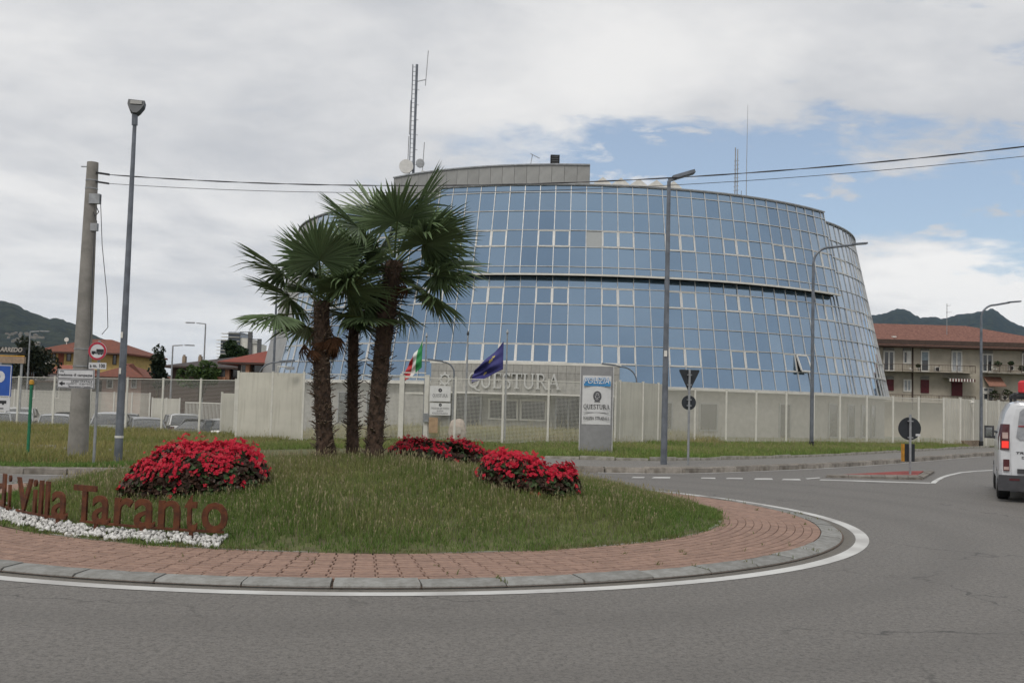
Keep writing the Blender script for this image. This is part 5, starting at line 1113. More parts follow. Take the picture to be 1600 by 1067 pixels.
put_text('TRAFIC', M_INK, t, -.66, -.26, .93, .975, -.024, bold=.02, shear=.2); put_text('DCI', M_INK, t, -.56, -.42, .84, .885, -.024, bold=.02)
rk = MB()
for y in (.5, 1.6, 2.7): rk.ext(-.7, .7, y - .04, y + .04, 2.03, 2.08)
for x in (-.66, .66): rk.ext(x - .025, x + .025, .3, 2.9, 2.081, 2.12)
for y in (.5, 2.7):
    for x in (-.66, .66): rk.ext(x - .03, x + .03, y - .03, y + .03, 1.93, 2.03)
rk.build('roof_rack', M_TRIM, t); MB().prism([(-.6, 2.12), (.6, 2.12), (.56, 2.17), (-.56, 2.17)], .4, 2.4).build('roof_load', M_BLACK, t)
MB().tube([(-.49, .4, 2.12), (-.49, .4, 2.14), (-.49, .4, 2.32), (-.49, .4, 2.36)], [.10, .12, .12, .08], 16).build('red_canister', mat('red_plastic', (.55, .03, .04), .45), t)

# ------------------------------------------------------------------ parked cars beyond the fence
def car_proto(kind, name='parked_car'):
    """kind: hatch, saloon or suv; nose towards -y"""
    L, W, H = {'hatch': (4.0, 1.74, 1.48), 'saloon': (4.5, 1.8, 1.44), 'suv': (4.4, 1.84, 1.63)}[kind]; hw = W / 2; b = .90 if kind != 'suv' else 1.02; t = bpy.data.objects.new(name, None); COL.objects.link(t); secs = []
    st = [(-L / 2, .62, .42, b - .32), (-L / 2 + .12, .84, .26, b - .22), (-L / 2 + .6, .97, .22, b - .10), (-L * .20, 1., .2, b - .01), (L * .1, 1., .2, b + .02), (L * .33, 1., .22, b + .03), (L / 2 - .12, .93, .26, b), (L / 2, .78, .42, b - .18)]
    for y, k, z0, z1 in st: secs.append([(x, y, z) for x, z in half([(.001, z0), (hw * k * .9, z0), (hw * k, z0 + .18), (hw * k, z1 - .22), (hw * k * .95, z1 - .03), (.001, z1 + .015)])])
    loft(secs).build('body', None, t, smooth=35); re = {'hatch': .47, 'saloon': .33, 'suv': .46}[kind]
    cab = [(-L * .21, .86, b - .02, b + .0), (-L * .08, .78, b, H - .10), (L * .02, .76, b, H - .025), (L * .2, .75, b, H - .02), (L * (re - .14), .74, b, H - .07), (L * (re - .01), .80, b - .01, b + .06)]; secs = []
    for y, k, z0, z1 in cab: secs.append([(x, y, z) for x, z in half([(.001, z0), (hw * .93, z0), (hw * (k + .12 if z1 - z0 > .2 else .9), z0 + (z1 - z0) * .35), (hw * k, z1 - .03), (hw * k * .7, z1), (.001, z1 + .012)])])
    loft(secs).build('glasshouse', M_CGLASS, t, smooth=40)
    rf = [[(x, y, z) for x, z in half([(.001, z1 - .004), (hw * k * .98, z1 - .03), (hw * k * .99, z1 - .01), (hw * k * .7, z1 + .022), (.001, z1 + .034)])] for y, k, z0, z1 in cab[1:5]]; loft(rf).build('roof', None, t, smooth=40)
    pl = MB()
    for sg in (-1, 1):
        for (ya, ka, za), (yb, kb, zb) in (((-L * .21, .90, b), (-L * .08, .78, H - .1)), ((L * .07, .94, b), (L * .08, .77, H - .03)), ((L * (re - .02), .88, b), (L * (re - .14), .75, H - .07))): pl.bar((sg * hw * ka, ya, za), (sg * hw * (kb + .01), yb, zb), .07, .05)
    pl.build('pillars', None, t)
    for sg in (-1, 1):
        wheel(t, sg * (hw - .1), -L * .31, .31, .2, sg); wheel(t, sg * (hw - .1), L * .31, .31, .2, sg)
        MB().box((sg * hw * .72, -L / 2 + .07, b - .28), (.34, .14, .13)).build('headlight', M_LAMPW, t); MB().box((sg * hw * .78, L / 2 - .04, b - .14), (.3, .12, .16)).build('tail_light', M_LAMPR, t); MB().box((sg * (hw + .08), -L * .14, b + .08), (.18, .1, .13)).build('mirror', M_BLACK, t)
    return t
PR_ = {k: car_proto(k) for k in ('hatch', 'saloon', 'suv')}
paints = {'silver': (.34, .35, .36), 'grey': (.15, .155, .165), 'white': (.60, .60, .59), 'charcoal': (.055, .058, .065), 'pale grey': (.26, .27, .28)}
for k in paints: mat('car_paint_' + k.replace(' ', '_'), paints[k], .3, .3, var=.03, coat=.5)
cars = [('hatch', 'silver', -8, 57, 205, 'silver hatchback partly cut off by the picture edge'), ('hatch', 'silver', 26, 58, 25, 'silver hatchback behind the green marker post'), ('saloon', 'pale grey', 85, 57.5, 20, 'pale grey saloon behind the street name boards'), ('suv', 'silver', 171, 56.5, 12, 'silver estate between the concrete pole and blue-grey lamp'),
        ('saloon', 'grey', 228, 55.5, 28, 'grey saloon nose-on behind the mesh fence'), ('suv', 'white', 286, 59, 200, 'white crossover seen from its rear quarter'), ('saloon', 'charcoal', 322, 55, 155, 'charcoal car parked beside the white crossover'), ('hatch', 'white', 350, 56, 190, 'white hatchback half hidden by the cream panel'), ('hatch', 'charcoal', 196, 64, 200, 'charcoal hatchback in the second row'), ('suv', 'white', 30, 66, 15, 'white car in the second row near the billboard'), ('saloon', 'charcoal', 110, 65, 190, 'dark saloon in the second row behind the signs'), ('hatch', 'grey', 276, 66, 200, 'grey hatchback in the second row behind the white crossover')]
used = set()
for kind, pc, u, Y, rot, lb in cars:
    o = copy_tree(PR_[kind]); o.location = (footX(u, Y), Y, -1.0); o.rotation_euler = (0, 0, R(rot)); tag(o, lb, 'car', 'cars parked behind the mesh fence')
    for ch in o.children:
        if ch.name.split('.')[0] in ('body', 'roof', 'pillars'):
            ch.data = ch.data.copy(); ch.data.materials.clear(); ch.data.materials.append(MATS['car_paint_' + pc.replace(' ', '_')])
for o in PR_.values():
    for ch in list(o.children):
        for g in list(ch.children): bpy.data.objects.remove(g)
        bpy.data.objects.remove(ch)
    bpy.data.objects.remove(o)

# ------------------------------------------------------------------ cream walls at the back of the car park
def wallrun(name, label, us, Y0, Y1, z0, z1, m, solid=True, cat='fence'):
    pts = [(footX(u, Y0 + (Y1 - Y0) * i / (len(us) - 1)), Y0 + (Y1 - Y0) * i / (len(us) - 1)) for i, u in enumerate(us)]; t = fence(name, label, pts, z0, z1, m, solid, 0); t['category'] = cat; return t
wallrun('panel_fence', 'cream panel fence closing the far side of the car park', (-40, 20, 80, 118, 148, 176, 204, 232), 71, 70, -1, 1.72, MATS['perforated_sheet'], False)
wallrun('panel_fence', 'solid cream panels beside the sliding car park gate', (236, 258, 279), 70, 69, -1, 1.42, M_CREAM)
wallrun('panel_fence', 'single solid cream panel between car park and panel fence', (344, 371), 47.5, 46.6, -1, 1.78, M_CREAM)
a, b_ = Vector((footX(288, 68), 68, -1)), Vector((footX(343, 67), 67, -1)); t = thing('sliding_gate', 'barred steel sliding gate at the back of the car park', 'gate', a); d = b_ - a; n = 26
MB().bar((0, 0, .12), d + Vector((0, 0, .12)), .08).bar((0, 0, 2.2), d + Vector((0, 0, 2.2)), .08).build('frame', M_POST, t)
for i in range(n + 1): MB().bar(d * (i / n) + Vector((0, 0, .17)), d * (i / n) + Vector((0, 0, 2.15)), .035).build('bar', M_POST, t)

# ------------------------------------------------------------------ houses
M_TILE = mat('red_roof_tile', (.20, .062, .035), .85, scale=3.5, col2=(.12, .045, .03), bump=.6, bscale=9, detail=8); M_TILE2 = mat('brown_roof_tile', (.24, .115, .085), .9, scale=5, col2=(.12, .052, .04), bump=.6, bscale=12, detail=8); M_TILED = mat('dark_roof_tile', (.085, .07, .068), .9, scale=4, col2=(.05, .042, .042), bump=.5, bscale=10); M_TILEO = mat('orange_roof_tile', (.30, .095, .055), .85, scale=4, col2=(.2, .065, .04), bump=.5, bscale=10)
M_YEL = mat('yellow_render', (.52, .37, .14), .9, scale=2, var=.08); M_PINK = mat('pink_render', (.42, .28, .23), .9, scale=2, var=.08); M_BEIGE = mat('beige_render', (.45, .405, .33), .9, scale=1.2, var=.08, detail=7); M_SHUT = mat('grey_shutter', (.25, .24, .22), .7); M_REDSH = mat('red_shutter', (.10, .012, .018), .6); M_CURT = mat('net_curtain', (.42, .44, .46), .7); M_BLIND = mat('blue_blind', (.30, .36, .40), .7); M_BROWN = mat('brown_timber', (.075, .05, .04), .8)
class House:
    """built in the plane y = Y: rectangles come from where they stand, at true size"""
    def __init__(s, name, label, u, Y, z0, cat='house'):
        s.Y = Y; x = footX(u, Y); s.t = thing(name, label, cat, (x, Y, z0)); s.o = Vector((x, Y, z0))
    def q(s, u, v, dy=0.): p = atY(u, v, s.Y + dy) - s.o; return p
    def rect(s, name, u0, v0, u1, v1, m, y0=-.05, y1=.0, parent=None): 
        a = s.q(u0, v0); b_ = s.q(u1, v1); x0, x1 = sorted((a.x, b_.x)); z0, z1 = sorted((a.z, b_.z)); return MB().ext(x0, x1, y0, y1, z0, z1).build(name, m, parent or s.t)
    def wall(s, u0, u1, vtop, depth, m, name='wall', y0=0.):
        a = s.q(u0, vtop); b_ = s.q(u1, vtop); return MB().ext(a.x, b_.x, y0, y0 + depth, -.3, a.z).build(name, m, s.t)
    def roof(s, u0, u1, veave, vridge, depth, m, over=.6, hip=(1., 1.), name='roof', th=.16):
        a = s.q(u0, veave); b_ = s.q(u1, veave); ze = a.z; zr_ = s.q((u0 + u1) / 2, vridge, depth / 2).z; x0, x1 = a.x, b_.x; ym = depth / 2; h0 = hip[0]; h1 = hip[1]
        V = [(x0, -over, ze), (x1, -over, ze), (x1, depth + over, ze), (x0, depth + over, ze), (x0 + h0, ym, zr_), (x1 - h1, ym, zr_)]; V += [(x, y, z - th) for x, y, z in V[:4]]
        o = MB().add(V, [(0, 1, 5, 4), (1, 2, 5), (2, 3, 4, 5), (3, 0, 4), (6, 7, 8, 9), (0, 1, 7, 6), (1, 2, 8, 7), (2, 3, 9, 8), (3, 0, 6, 9)]).build(name, m, s.t)
        MB().ext(x0 + .05, x1 - .05, -over - .09, -over - .005, ze - .14, ze - .02).build('gutter', M_BROWN, o); return o
    def window(s, u0, v0, u1, v1, m=None, frame=None, leaf=2, fw=.07):
        o = s.rect('window', u0, v0, u1, v1, m or M_DGLASS, -.03, .02); a = s.q(u0, v0); b_ = s.q(u1, v1); x0, x1 = sorted((a.x, b_.x)); z0, z1 = sorted((a.z, b_.z)); fr = MB()
        for i in range(leaf + 1): x = x0 + (x1 - x0) * i / leaf; fr.ext(x - fw / 2, x + fw / 2, -.07, -.0305, z0, z1)
        for z in (z0, z1): fr.ext(x0 - fw / 2, x1 + fw / 2, -.072, -.0308, z - fw / 2, z + fw / 2)
        fr.build('frame', frame or M_WHITE, o); return o
def q4(x, y): return (1350 + x / 6.276, 470 + y / 6.276)
# apartment block
ap = House('apartment_building', 'beige apartment block with brown tiled roof and long balconies', 1480, 95, 0, 'building'); t = ap.t
ap.wall(1300, 1720, 540, 11, M_BEIGE); rf = ap.roof(1296, 1720, 536.8, 509.2, 11, M_TILE2, 1.0, (5., 9.8)); ap.rect('soffit', 1300, 537.4, 1718, 540.2, M_BROWN, -.9, -.01)
for x0, y0, x1, y1, kind in ((195, 495, 290, 688, 'door'), (388, 497, 455, 612, 'win'), (560, 495, 632, 690, 'blind'), (860, 497, 955, 694, 'curt'), (1160, 525, 1255, 695, 'door'), (1552, 520, 1640, 700, 'door'), (390, 775, 457, 886, 'curt'), (1168, 852, 1262, 892, 'win'), (1168, 905, 1262, 1010, 'win')):
    (u0, v0), (u1, v1) = q4(x0, y0), q4(x1, y1); mm = {'door': M_DGLASS, 'win': M_DGLASS, 'blind': M_DGLASS, 'curt': M_CURT}[kind]; o = ap.window(u0, v0, u1, v1, mm, leaf=1 if kind == 'blind' else 2, fw=.12)
    if kind == 'blind': ap.rect('blind', u0 + .6, v0, u1 - .6, (v0 + v1) / 2 - 1.5, M_BLIND, -.06, -.031, o)
    if y0 < 530: ap.rect('shutter_box', u0 - .5, q4(0, 457)[1], u1 + .5, v0 - .6, M_SHUT, -.07, -.001)
    if kind == 'win' and x0 < 400: ap.rect('sash', u0 + 6.5, v0, u1, v1, M_WHITE, -.08, -.031, o)
for x0, y0, x1, y1 in ((222, 770, 290, 880), (555, 772, 636, 905), (858, 790, 964, 935)): (u0, v0), (u1, v1) = q4(x0, y0), q4(x1, y1); o = ap.rect('shutter', u0, v0, u1, v1, M_REDSH, -.06, .0); ap.rect('shutter_box', u0 - .3, v0 - 5.5, u1 + .3, v0 - .5, M_SHUT, -.07, -.001)
for x0, x1, ys in ((150, 1035, 690), (1155, 1700, 702), (150, 1035, 985), (1155, 1700, 985)):
    (u0, v0), (u1, v1) = q4(x0, ys), q4(x1, ys + 26); o = ap.rect('balcony', u0, v0, u1, v1, mat('balcony_concrete', (.27, .25, .215), .9, scale=3, var=.2), -1.25, -.01); a, b_ = ap.q(u0, v0), ap.q(u1, v1); zt = ap.q(u0, q4(0, ys - 72)[1]).z; rl_ = MB()
    rl_.ext(a.x, b_.x, -1.24, -1.2, zt - .04, zt); rl_.ext(a.x, b_.x, -1.235, -1.205, a.z + .12, a.z + .15)
    for x in np.linspace(a.x + .02, b_.x - .02, 6): rl_.ext(x - .02, x + .02, -1.245, -1.206, a.z, zt - .041)
    for x in (a.x + .02, b_.x - .02): rl_.ext(x - .019, x + .019, -1.2, -.02, zt - .038, zt - .002)
    rl_.build('railing', M_BROWN, o); bars = MB()
    for x in np.arange(a.x + .15, b_.x - .1, .14): bars.ext(x - .007, x + .007, -1.228, -1.213, a.z + .151, zt - .041)
    bars.build('bars', M_BROWN, o)
for x, y in ((690, 672), (1412, 662), (1345, 950)): u, v = q4(x, y); o = ap.rect('air_conditioner', u - 3.6, v - 3.6, u + 3.6, v + 3.2, M_WHITE, -.75, -.35); c = ap.q(u - .4, v); MB().disc((c.x, -.76, c.z), .17, .02, 16).build('fan_grille', M_BLACK, o)
(u0, v0), (u1, v1) = q4(770, 752), q4(1020, 800); a, b_ = ap.q(u0, v0), ap.q(u1, v1); n = 18
aw = MB().add([(a.x, -.05, a.z), (b_.x, -.05, a.z), (b_.x, -1.5, b_.z + .25), (a.x, -1.5, b_.z + .25)], [(0, 1, 2, 3)]).build('awning', M_SHUT, t)
for i in range(n): x = a.x + (b_.x - a.x) * i / n; MB().ext(x + .01, x + (b_.x - a.x) / n - .01, -1.53, -1.505, b_.z, b_.z + .26).build('valance_strip', M_REDSH if i % 2 else M_WHITE, aw)
(u0, v0), (u1, v1) = q4(1165, 742), q4(1336, 834); a, b_ = ap.q(u0, v0), ap.q(u1, v1); MB().add([(a.x, -.05, a.z), (b_.x, -.05, a.z), (b_.x, -1.2, b_.z), (a.x, -1.2, b_.z), (a.x, -1.2, b_.z - .1), (b_.x, -1.2, b_.z - .1)], [(0, 1, 2, 3), (3, 2, 5, 4)]).build('awning', mat('salmon_awning', (.28, .14, .10), .8), t)
ap.rect('drain_pipe', 1424.9, 541, 1426.2, 640, M_BROWN, -.12, -.01); ap.rect('drain_pipe', 1532, 541, 1533.4, 640, M_SHUT, -.12, -.01)
ap.rect('skylight', 1401, 523.8, 1407, 526.2, M_WHITE, 1.0, 1.9)
a = ap.q(1479.5, 515, 2.5); MB().tube([(a.x, 2.5, a.z - .6), (a.x, 2.5, a.z + 2.4)], .03, 6).bar((a.x - .0, 2.5, a.z + 2.2), (a.x + .3, 2.4, a.z + 2.25), .03).bar((a.x - .1, 2.5, a.z + 1.6), (a.x + .4, 2.4, a.z + 1.62), .03).build('aerial', M_STEEL, t)
M_PLANT = leafmat('house_plant', .7)
def leafcloud(name, parent, c, r, n, col, size, seed, m=None):
    rn = np.random.default_rng(seed); d = rn.normal(size=(n, 3)); d /= np.linalg.norm(d, axis=1)[:, None]; P = np.array(c) + d * (rn.uniform(.1, 1, (n, 1)) ** .45) * np.array(r); A = rn.normal(size=(n, 3)); A /= np.linalg.norm(A, axis=1)[:, None]; B_ = np.cross(A, rn.normal(size=(n, 3))); B_ /= np.linalg.norm(B_, axis=1)[:, None]; s_ = size * rn.uniform(.6, 1.3, (n, 1))
    V = np.stack([P - A * s_, P + B_ * s_ * .5, P + A * s_, P - B_ * s_ * .5], 1).reshape(-1, 3); T = np.arange(4 * n).reshape(-1, 4); C = np.repeat(np.array(col) * rn.uniform(.6, 1.4, (n, 1)), 4, 0); return link(name, tris_mesh(name, V, T, m or M_PLANT, C), parent)
for x, y, w_ in ((1275, 622, .35), (1400, 615, .25), (1510, 660, .4), (1240, 920, .5), (1365, 905, .5), (500, 640, .2)): c = ap.q(*q4(x, y)); leafcloud('balcony_plant', t, (c.x, -.8, c.z), (w_, .3, w_ * .8), 160, (.03, .05, .015), .09, int(x))
for x, y in ((435, 680), (520, 680), (1235, 672), (1262, 675)): u, v = q4(x, y); o = ap.rect('chair', u - 1.4, v - 1.0, u + 1.4, v + .4, M_WHITE, -.8, -.4); ap.rect('chair_back', u - 1.4, v - 4.2, u + 1.4, v - 1.1, M_WHITE, -.46, -.41, o)

def z7(x, y): return (x / 5.335, 440 + y / 5.335)
yh = House('yellow_house', 'yellow house with red hipped roof beyond the car park', 125, 105, -1)
yh.wall(72, 196, 549, 10, M_YEL); yh.roof(55, 207, 548.6, 529.5, 10, M_TILE, .9, (3.5, 4.))
for x0, y0, x1, y1 in ((398, 602, 418, 642), (440, 602, 462, 668), (560, 600, 590, 660), (945, 612, 968, 690), (1030, 612, 1045, 650)): (u0, v0), (u1, v1) = z7(x0, y0), z7(x1, y1); yh.window(u0, v0, u1, v1, M_DGLASS, M_BROWN, 1)
(u0, v0), (u1, v1) = z7(487, 592), z7(530, 700); yh.rect('loggia', u0, v0, u1, v1, M_TILEO, -.03, .03); (u0, v0), (u1, v1) = z7(365, 676), z7(472, 690); o = yh.rect('balcony', u0, v0, u1, v1, M_WHITE, -1.2, -.01); yh.rect('railing', u0, v0 - 4.5, u1, v0 - .1, M_WHITE, -1.2, -1.16, o)
o = yh.rect('chimney', 100.5, 529, 105, 539, M_WHITE, 2.5, 3.1); c = yh.q(102.6, 532, 2); MB().disc((c.x, 2.2, c.z + .1), .22, .08, 20).bar((c.x, 2.26, c.z - 1.4), (c.x, 2.26, c.z + .1), .06).build('satellite_dish', M_WHITE, yh.t)
lh = House('pink_house', 'low pink house with red hipped roof behind the mesh fence', 205, 88, -1)
lh.wall(160, 221, 588, 8, M_PINK); lh.roof(143, 231, 587.6, 567.5, 8, M_TILE, .8, (2., 3.4))
for u0, u1 in ((168, 176), (186, 193), (206, 213)): lh.window(u0, 593, u1, 606, M_DGLASS, M_WHITE, 1)
sh = House('shed_row', 'long low dark-roofed shed at the left edge behind the car park', 50, 84, -1, 'shed')
sh.wall(-60, 118, 592, 6, mat('grey_render', (.26, .25, .23), .9)); sh.roof(-70, 124, 590.5, 583.5, 6, M_TILED, .6, (.5, .5))
for u0, u1 in ((2, 14), (50, 54), (88, 92)): sh.window(u0, 600, u1, 622, M_DGLASS, M_WHITE, 1)
gb = House('grey_house', 'grey gabled roof end peeping beside the concrete pole', 98, 90, -1); gb.wall(90, 118, 585, 6, M_PINK); gb.roof(66, 120, 583, 570, 6, M_TILEO, .7, (.3, .3)); gb.rect('bargeboard', 66, 582.4, 120, 585.2, M_BROWN, -.78, -.71)
dh = House('dark_roof_house', 'low house with dark tiled roof and two chimneys', 325, 88, -1)
dh.wall(268, 384, 573, 9, M_BROWN); dh.roof(258, 392, 571.5, 556.8, 9, M_TILED, .9, (4.5, 2.2))
for u in (267, 293): o = dh.rect('chimney', u - 2, 553.5, u + 2, 570, mat('chimney_render', (.34, .27, .2), .9), 3.4, 3.9); dh.rect('chimney_cap', u - 1.2, 551, u + 1.2, 553.3, MATS['chimney_render'], 3.5, 3.8, o)
dh.rect('porch_post', 355.5, 574, 361, 593, mat('brick_orange', (.34, .17, .10), .9), -.6, -.1)
for u0, u1 in ((336, 352), (364, 372)): dh.window(u0, 577, u1, 590, M_DGLASS, M_BROWN, 1)
oh = House('orange_roof_house', 'brown house with bright orange-red roof left of the glass block', 395, 76, -1)
oh.wall(372, 432, 566, 8, M_BROWN); oh.roof(346, 446, 565.5, 543.5, 8, mat('bright_roof_tile', (.27, .062, .04), .8, scale=4, col2=(.19, .05, .035), bump=.5, bscale=10), 1.0, (3.2, .6))
oh.rect('brick_post', 388.5, 567, 393, 592, MATS['brick_orange'], -.8, -.3); oh.window(378, 570, 386, 590, M_DGLASS, M_WHITE, 1); oh.window(396, 568, 410, 582, M_DGLASS, M_BROWN, 1); oh.rect('low_wall', 335, 589, 360, 594, mat('orange_render', (.45, .22, .13), .9), -1.4, -1.1)
# tall flats in the distance
tb = House('tall_flats', 'tall modern flats with stacked balconies behind the orange roof', 372, 250, -1, 'building'); M_BLUEG = mat('bluish_glazing', (.10, .125, .17), .2, spec=.7)
tb.wall(357, 376, 518.5, 12, M_BLUEG); tb.wall(345, 357.0, 530.5, 10, M_BLUEG); tb.wall(376, 388, 528, 11, M_WHITE)
for i in range(9): v = 520.5 + 6.2 * i; tb.rect('balcony', 357.2, v, 375.5, v + 1.1, M_WHITE, -1.3, -.02)
for i in range(12): v = 521 + 5.2 * i; (tb.rect('balcony', 340.5 if v > 529 else 348, v, 357, v + 1.2, M_WHITE, -1.5, -.02))
for u0, u1, v0 in ((376, 390, 518.4), (390, 404.5, 529.6)):
    for v in (v0, v0 + 3.5): tb.rect('frame_beam', u0, v, u1, v + 1.3, mat('dark_frame', (.10, .10, .105), .6), -.6, -.01)
    tb.rect('frame_column', u1 - 1.3, v0, u1, 640, MATS['dark_frame'], -.6, -.01)
tb.wall(390, 403, 536, 9, M_WHITE)
# billboard
t = thing('billboard', 'black billboard with pale letters Arredo above a tan strip', 'billboard', atY(10, 600, 60)); Y = 60; k = Y / FPX; o0 = t.location.copy()
def bb(u, v): p = atY(u, v, Y) - o0; return p
a, b_ = bb(-40, 541), bb(38.5, 553.5); MB().ext(a.x, b_.x, -.1, .1, b_.z, a.z).build('panel', M_BLACK, t); a2, b2 = bb(-40, 555.5), bb(39, 568); MB().ext(a2.x, b2.x, -.12, .1, b2.z, a2.z).build('strip', mat('tan_strip', (.33, .235, .165), .7), t)
MB().ext(a2.x, b2.x, -.13, -.05, a2.z + .01, a2.z + .07).build('trim', MATS['yellow_cap'], t)
p0, p1 = bb(1, 549.5), bb(36.5, 543.2); put_text('ARREDO', mat('billboard_ink', (.42, .38, .34), .6), t, p0.x, p1.x, p0.z, p1.z, -.104, bold=.03, shear=.2)
for u in (-25, 34): p = bb(u, 568); MB().ext(p.x - .06, p.x + .06, -.04, .04, -6, p.z).build('leg', M_STEEL, t)

# ------------------------------------------------------------------ trees and shrubs behind the car park
M_LEAF = leafmat('tree_leaf', .6, trans=.2); M_BARK = mat('bark', (.06, .045, .03), .95, scale=10, bump=.6)
def tree(name, label, u, v, Y, rx, rz, n, col, size, seed, cat='tree', z0=-1., conic=False):
    rn = np.random.default_rng(seed); c = atY(u, v, Y); t = thing(name, label, cat, (c.x, Y, z0)); hc = c.z - z0; tr = MB().tube([(0, 0, 0), (.05, 0, hc * .6), (0, 0, hc)], [.16, .12, .05], 8)
    nl = 26; L = []
    for i in range(nl):
        d = rn.normal(size=3); d /= np.linalg.norm(d); f = rn.uniform(.35, .95); lz = d[2] * f * rz; wd = (1 - (lz / rz + 1) / 2 * .85) if conic else 1.; L.append((d[0] * f * rx * wd, d[1] * f * rx * wd, hc + lz, rn.uniform(.22, .42) * min(rx, rz) * 1.1)); 
        if i < 8: tr.tube([(0, 0, hc * .5), (L[-1][0] * .5, L[-1][1] * .5, (hc * .6 + L[-1][2]) / 2), L[-1][:3]], [.07, .045, .015], 5)
    tr.build('trunk', M_BARK, t); V = []; C = []
    for x, y, z, r_ in L:
        k = n // nl; d = rn.normal(size=(k, 3)); d /= np.linalg.norm(d, axis=1)[:, None]; P = np.array((x, y, z)) + d * r_ * rn.uniform(.35, 1, (k, 1)) ** .4 * np.array((1.1, 1.1, .9)); A = rn.normal(size=(k, 3)); A /= np.linalg.norm(A, axis=1)[:, None]; B_ = np.cross(A, rn.normal(size=(k, 3))); B_ /= np.linalg.norm(B_, axis=1)[:, None]; s_ = size * rn.uniform(.6, 1.3, (k, 1)); V.append(np.stack([P - A * s_, P + B_ * s_ * .55, P + A * s_, P - B_ * s_ * .55], 1).reshape(-1, 3)); C.append(np.repeat(np.array(col) * rn.uniform(.65, 1.35, (k, 1)) * rn.uniform(.8, 1.2), 4, 0))
    V = np.concatenate(V); link('crown', tris_mesh('crown', V, np.arange(len(V)).reshape(-1, 4), M_LEAF, np.concatenate(C)), t); return t
tree('conifer', 'dark conifer between the pink house and the dark roof', 247, 577, 80, 1.0, 1.6, 2600, (.022, .035, .018), .13, 1, conic=True)
tree('shrub', 'bright green shrub in front of the dark roofed house', 312, 587, 74, 1.45, 1.0, 3000, (.055, .095, .025), .12, 2, 'shrub')
tree('broadleaf_tree', 'dense green tree in front of the tall flats', 370, 551, 130, 2.2, 1.5, 3600, (.028, .05, .018), .24, 3)
tree('broadleaf_tree', 'dark tree behind the black billboard', 48, 570, 78, 1.6, 1.9, 3000, (.025, .032, .018), .15, 4)
tree('broadleaf_tree', 'small tree at the foot of the hillside beside the pink roof', 222, 573, 140, 1.8, 1.3, 1800, (.03, .045, .02), .2, 6)

# ------------------------------------------------------------------ hills
def hills(name, prof, D, seed, m):
    us = np.array([p[0] for p in prof], float); vs = np.array([p[1] for p in prof], float); U = np.linspace(us[0], us[-1], 260); rn = np.random.default_rng(seed); top = np.interp(U, us, vs)
    for w_, a in ((2, .9), (5, .8), (13, .8)): top = top + np.convolve(rn.normal(size=len(U)), np.ones(w_) / w_, 'same') * a
    fr = np.linspace(.45, 1.5, 44); ph = rn.uniform(0, 6, 12); V = []; 
    for i, u in enumerate(U):
        c = atY(u, top[i], D); ridge = max(2., c.z); xr = c.x / D
        for j, f in enumerate(fr):
            sh_ = math.exp(-((f - 1) / (.20 if f < 1 else .25)) ** 2); y = D * f
            g = sum(math.sin((u * .011 * (k + 1) + f * 5 * (k % 3 + 1)) + ph[k]) / (k + 1.5) for k in range(6)); z = ridge * sh_ * (1 + (.10 * g) * abs(f - 1) * 4) + rn.normal() * ridge * .004 - 3
            V.append((xr * y, y, max(-3, z)))
    n = len(fr); F = [(i * n + j, (i + 1) * n + j, (i + 1) * n + j + 1, i * n + j + 1) for i in range(len(U) - 1) for j in range(n - 1)]
    me = bpy.data.meshes.new(name); me.from_pydata(V, [], F); me.materials.append(m); me.polygons.foreach_set('use_smooth', [True] * len(F)); me.flip_normals() if me.polygons[0].normal.z < 0 else None; o = link(name, me); o['kind'] = 'structure'; return o
M_FOREST = mat('forest', (.030, .037, .020), .95, scale=.035, col2=(.007, .011, .009), bump=1., bscale=.06, detail=10)
M_FOREST.node_tree.nodes['Bump'].inputs['Distance'].default_value = 6.
hills('hills', [(-900, 560), (-500, 500), (-250, 455), (-120, 462), (-40, 470), (0, 470.5), (15, 471), (30, 477), (50, 487), (75, 495), (100, 498), (120, 505), (140, 518), (165, 530), (190, 540), (215, 556), (240, 574), (300, 600), (420, 622)], 2500, 1, M_FOREST)
hills('mountains', [(1150, 600), (1230, 540), (1300, 512), (1345, 497), (1362, 493), (1385, 490), (1400, 483.5), (1413, 484), (1425, 491), (1440, 497), (1462, 495), (1480, 496.5), (1500, 490), (1520, 488.5), (1535, 486), (1547, 482.5), (1558, 486), (1572, 495), (1585, 504), (1600, 512), (1660, 535), (1750, 520), (1900, 500), (2200, 560)], 4600, 2, M_FOREST)
rn = random.Random(5)
hm = [MB().box((0, 0, 3.2), (a, 8, 6.4)).prism([(-a / 2 - .6, 6.4), (a / 2 + .6, 6.4), (0, 9)], -4.6, 4.6).mesh('hillside_house', mat('hillside_render', (.24, .22, .19), .9)) for a in (9, 12, 16)]
for i in range(44):
    u = rn.gauss(40, 17); v = 522 + (u - 30) * .04 + rn.uniform(-3, 14); 
    if u > 76 or u < 2: continue
    Yh = 1500 + (536 - v) * 26; c = atY(u, v, Yh); o = link('hillside_house', hm[i % 3], None, (c.x, c.y, c.z - 3), (0, 0, rn.uniform(-.6, .6))); o.scale = (.42, .42, .42); tag(o, 'small pale house in the village on the wooded hillside', 'house', 'village houses on the hillside')

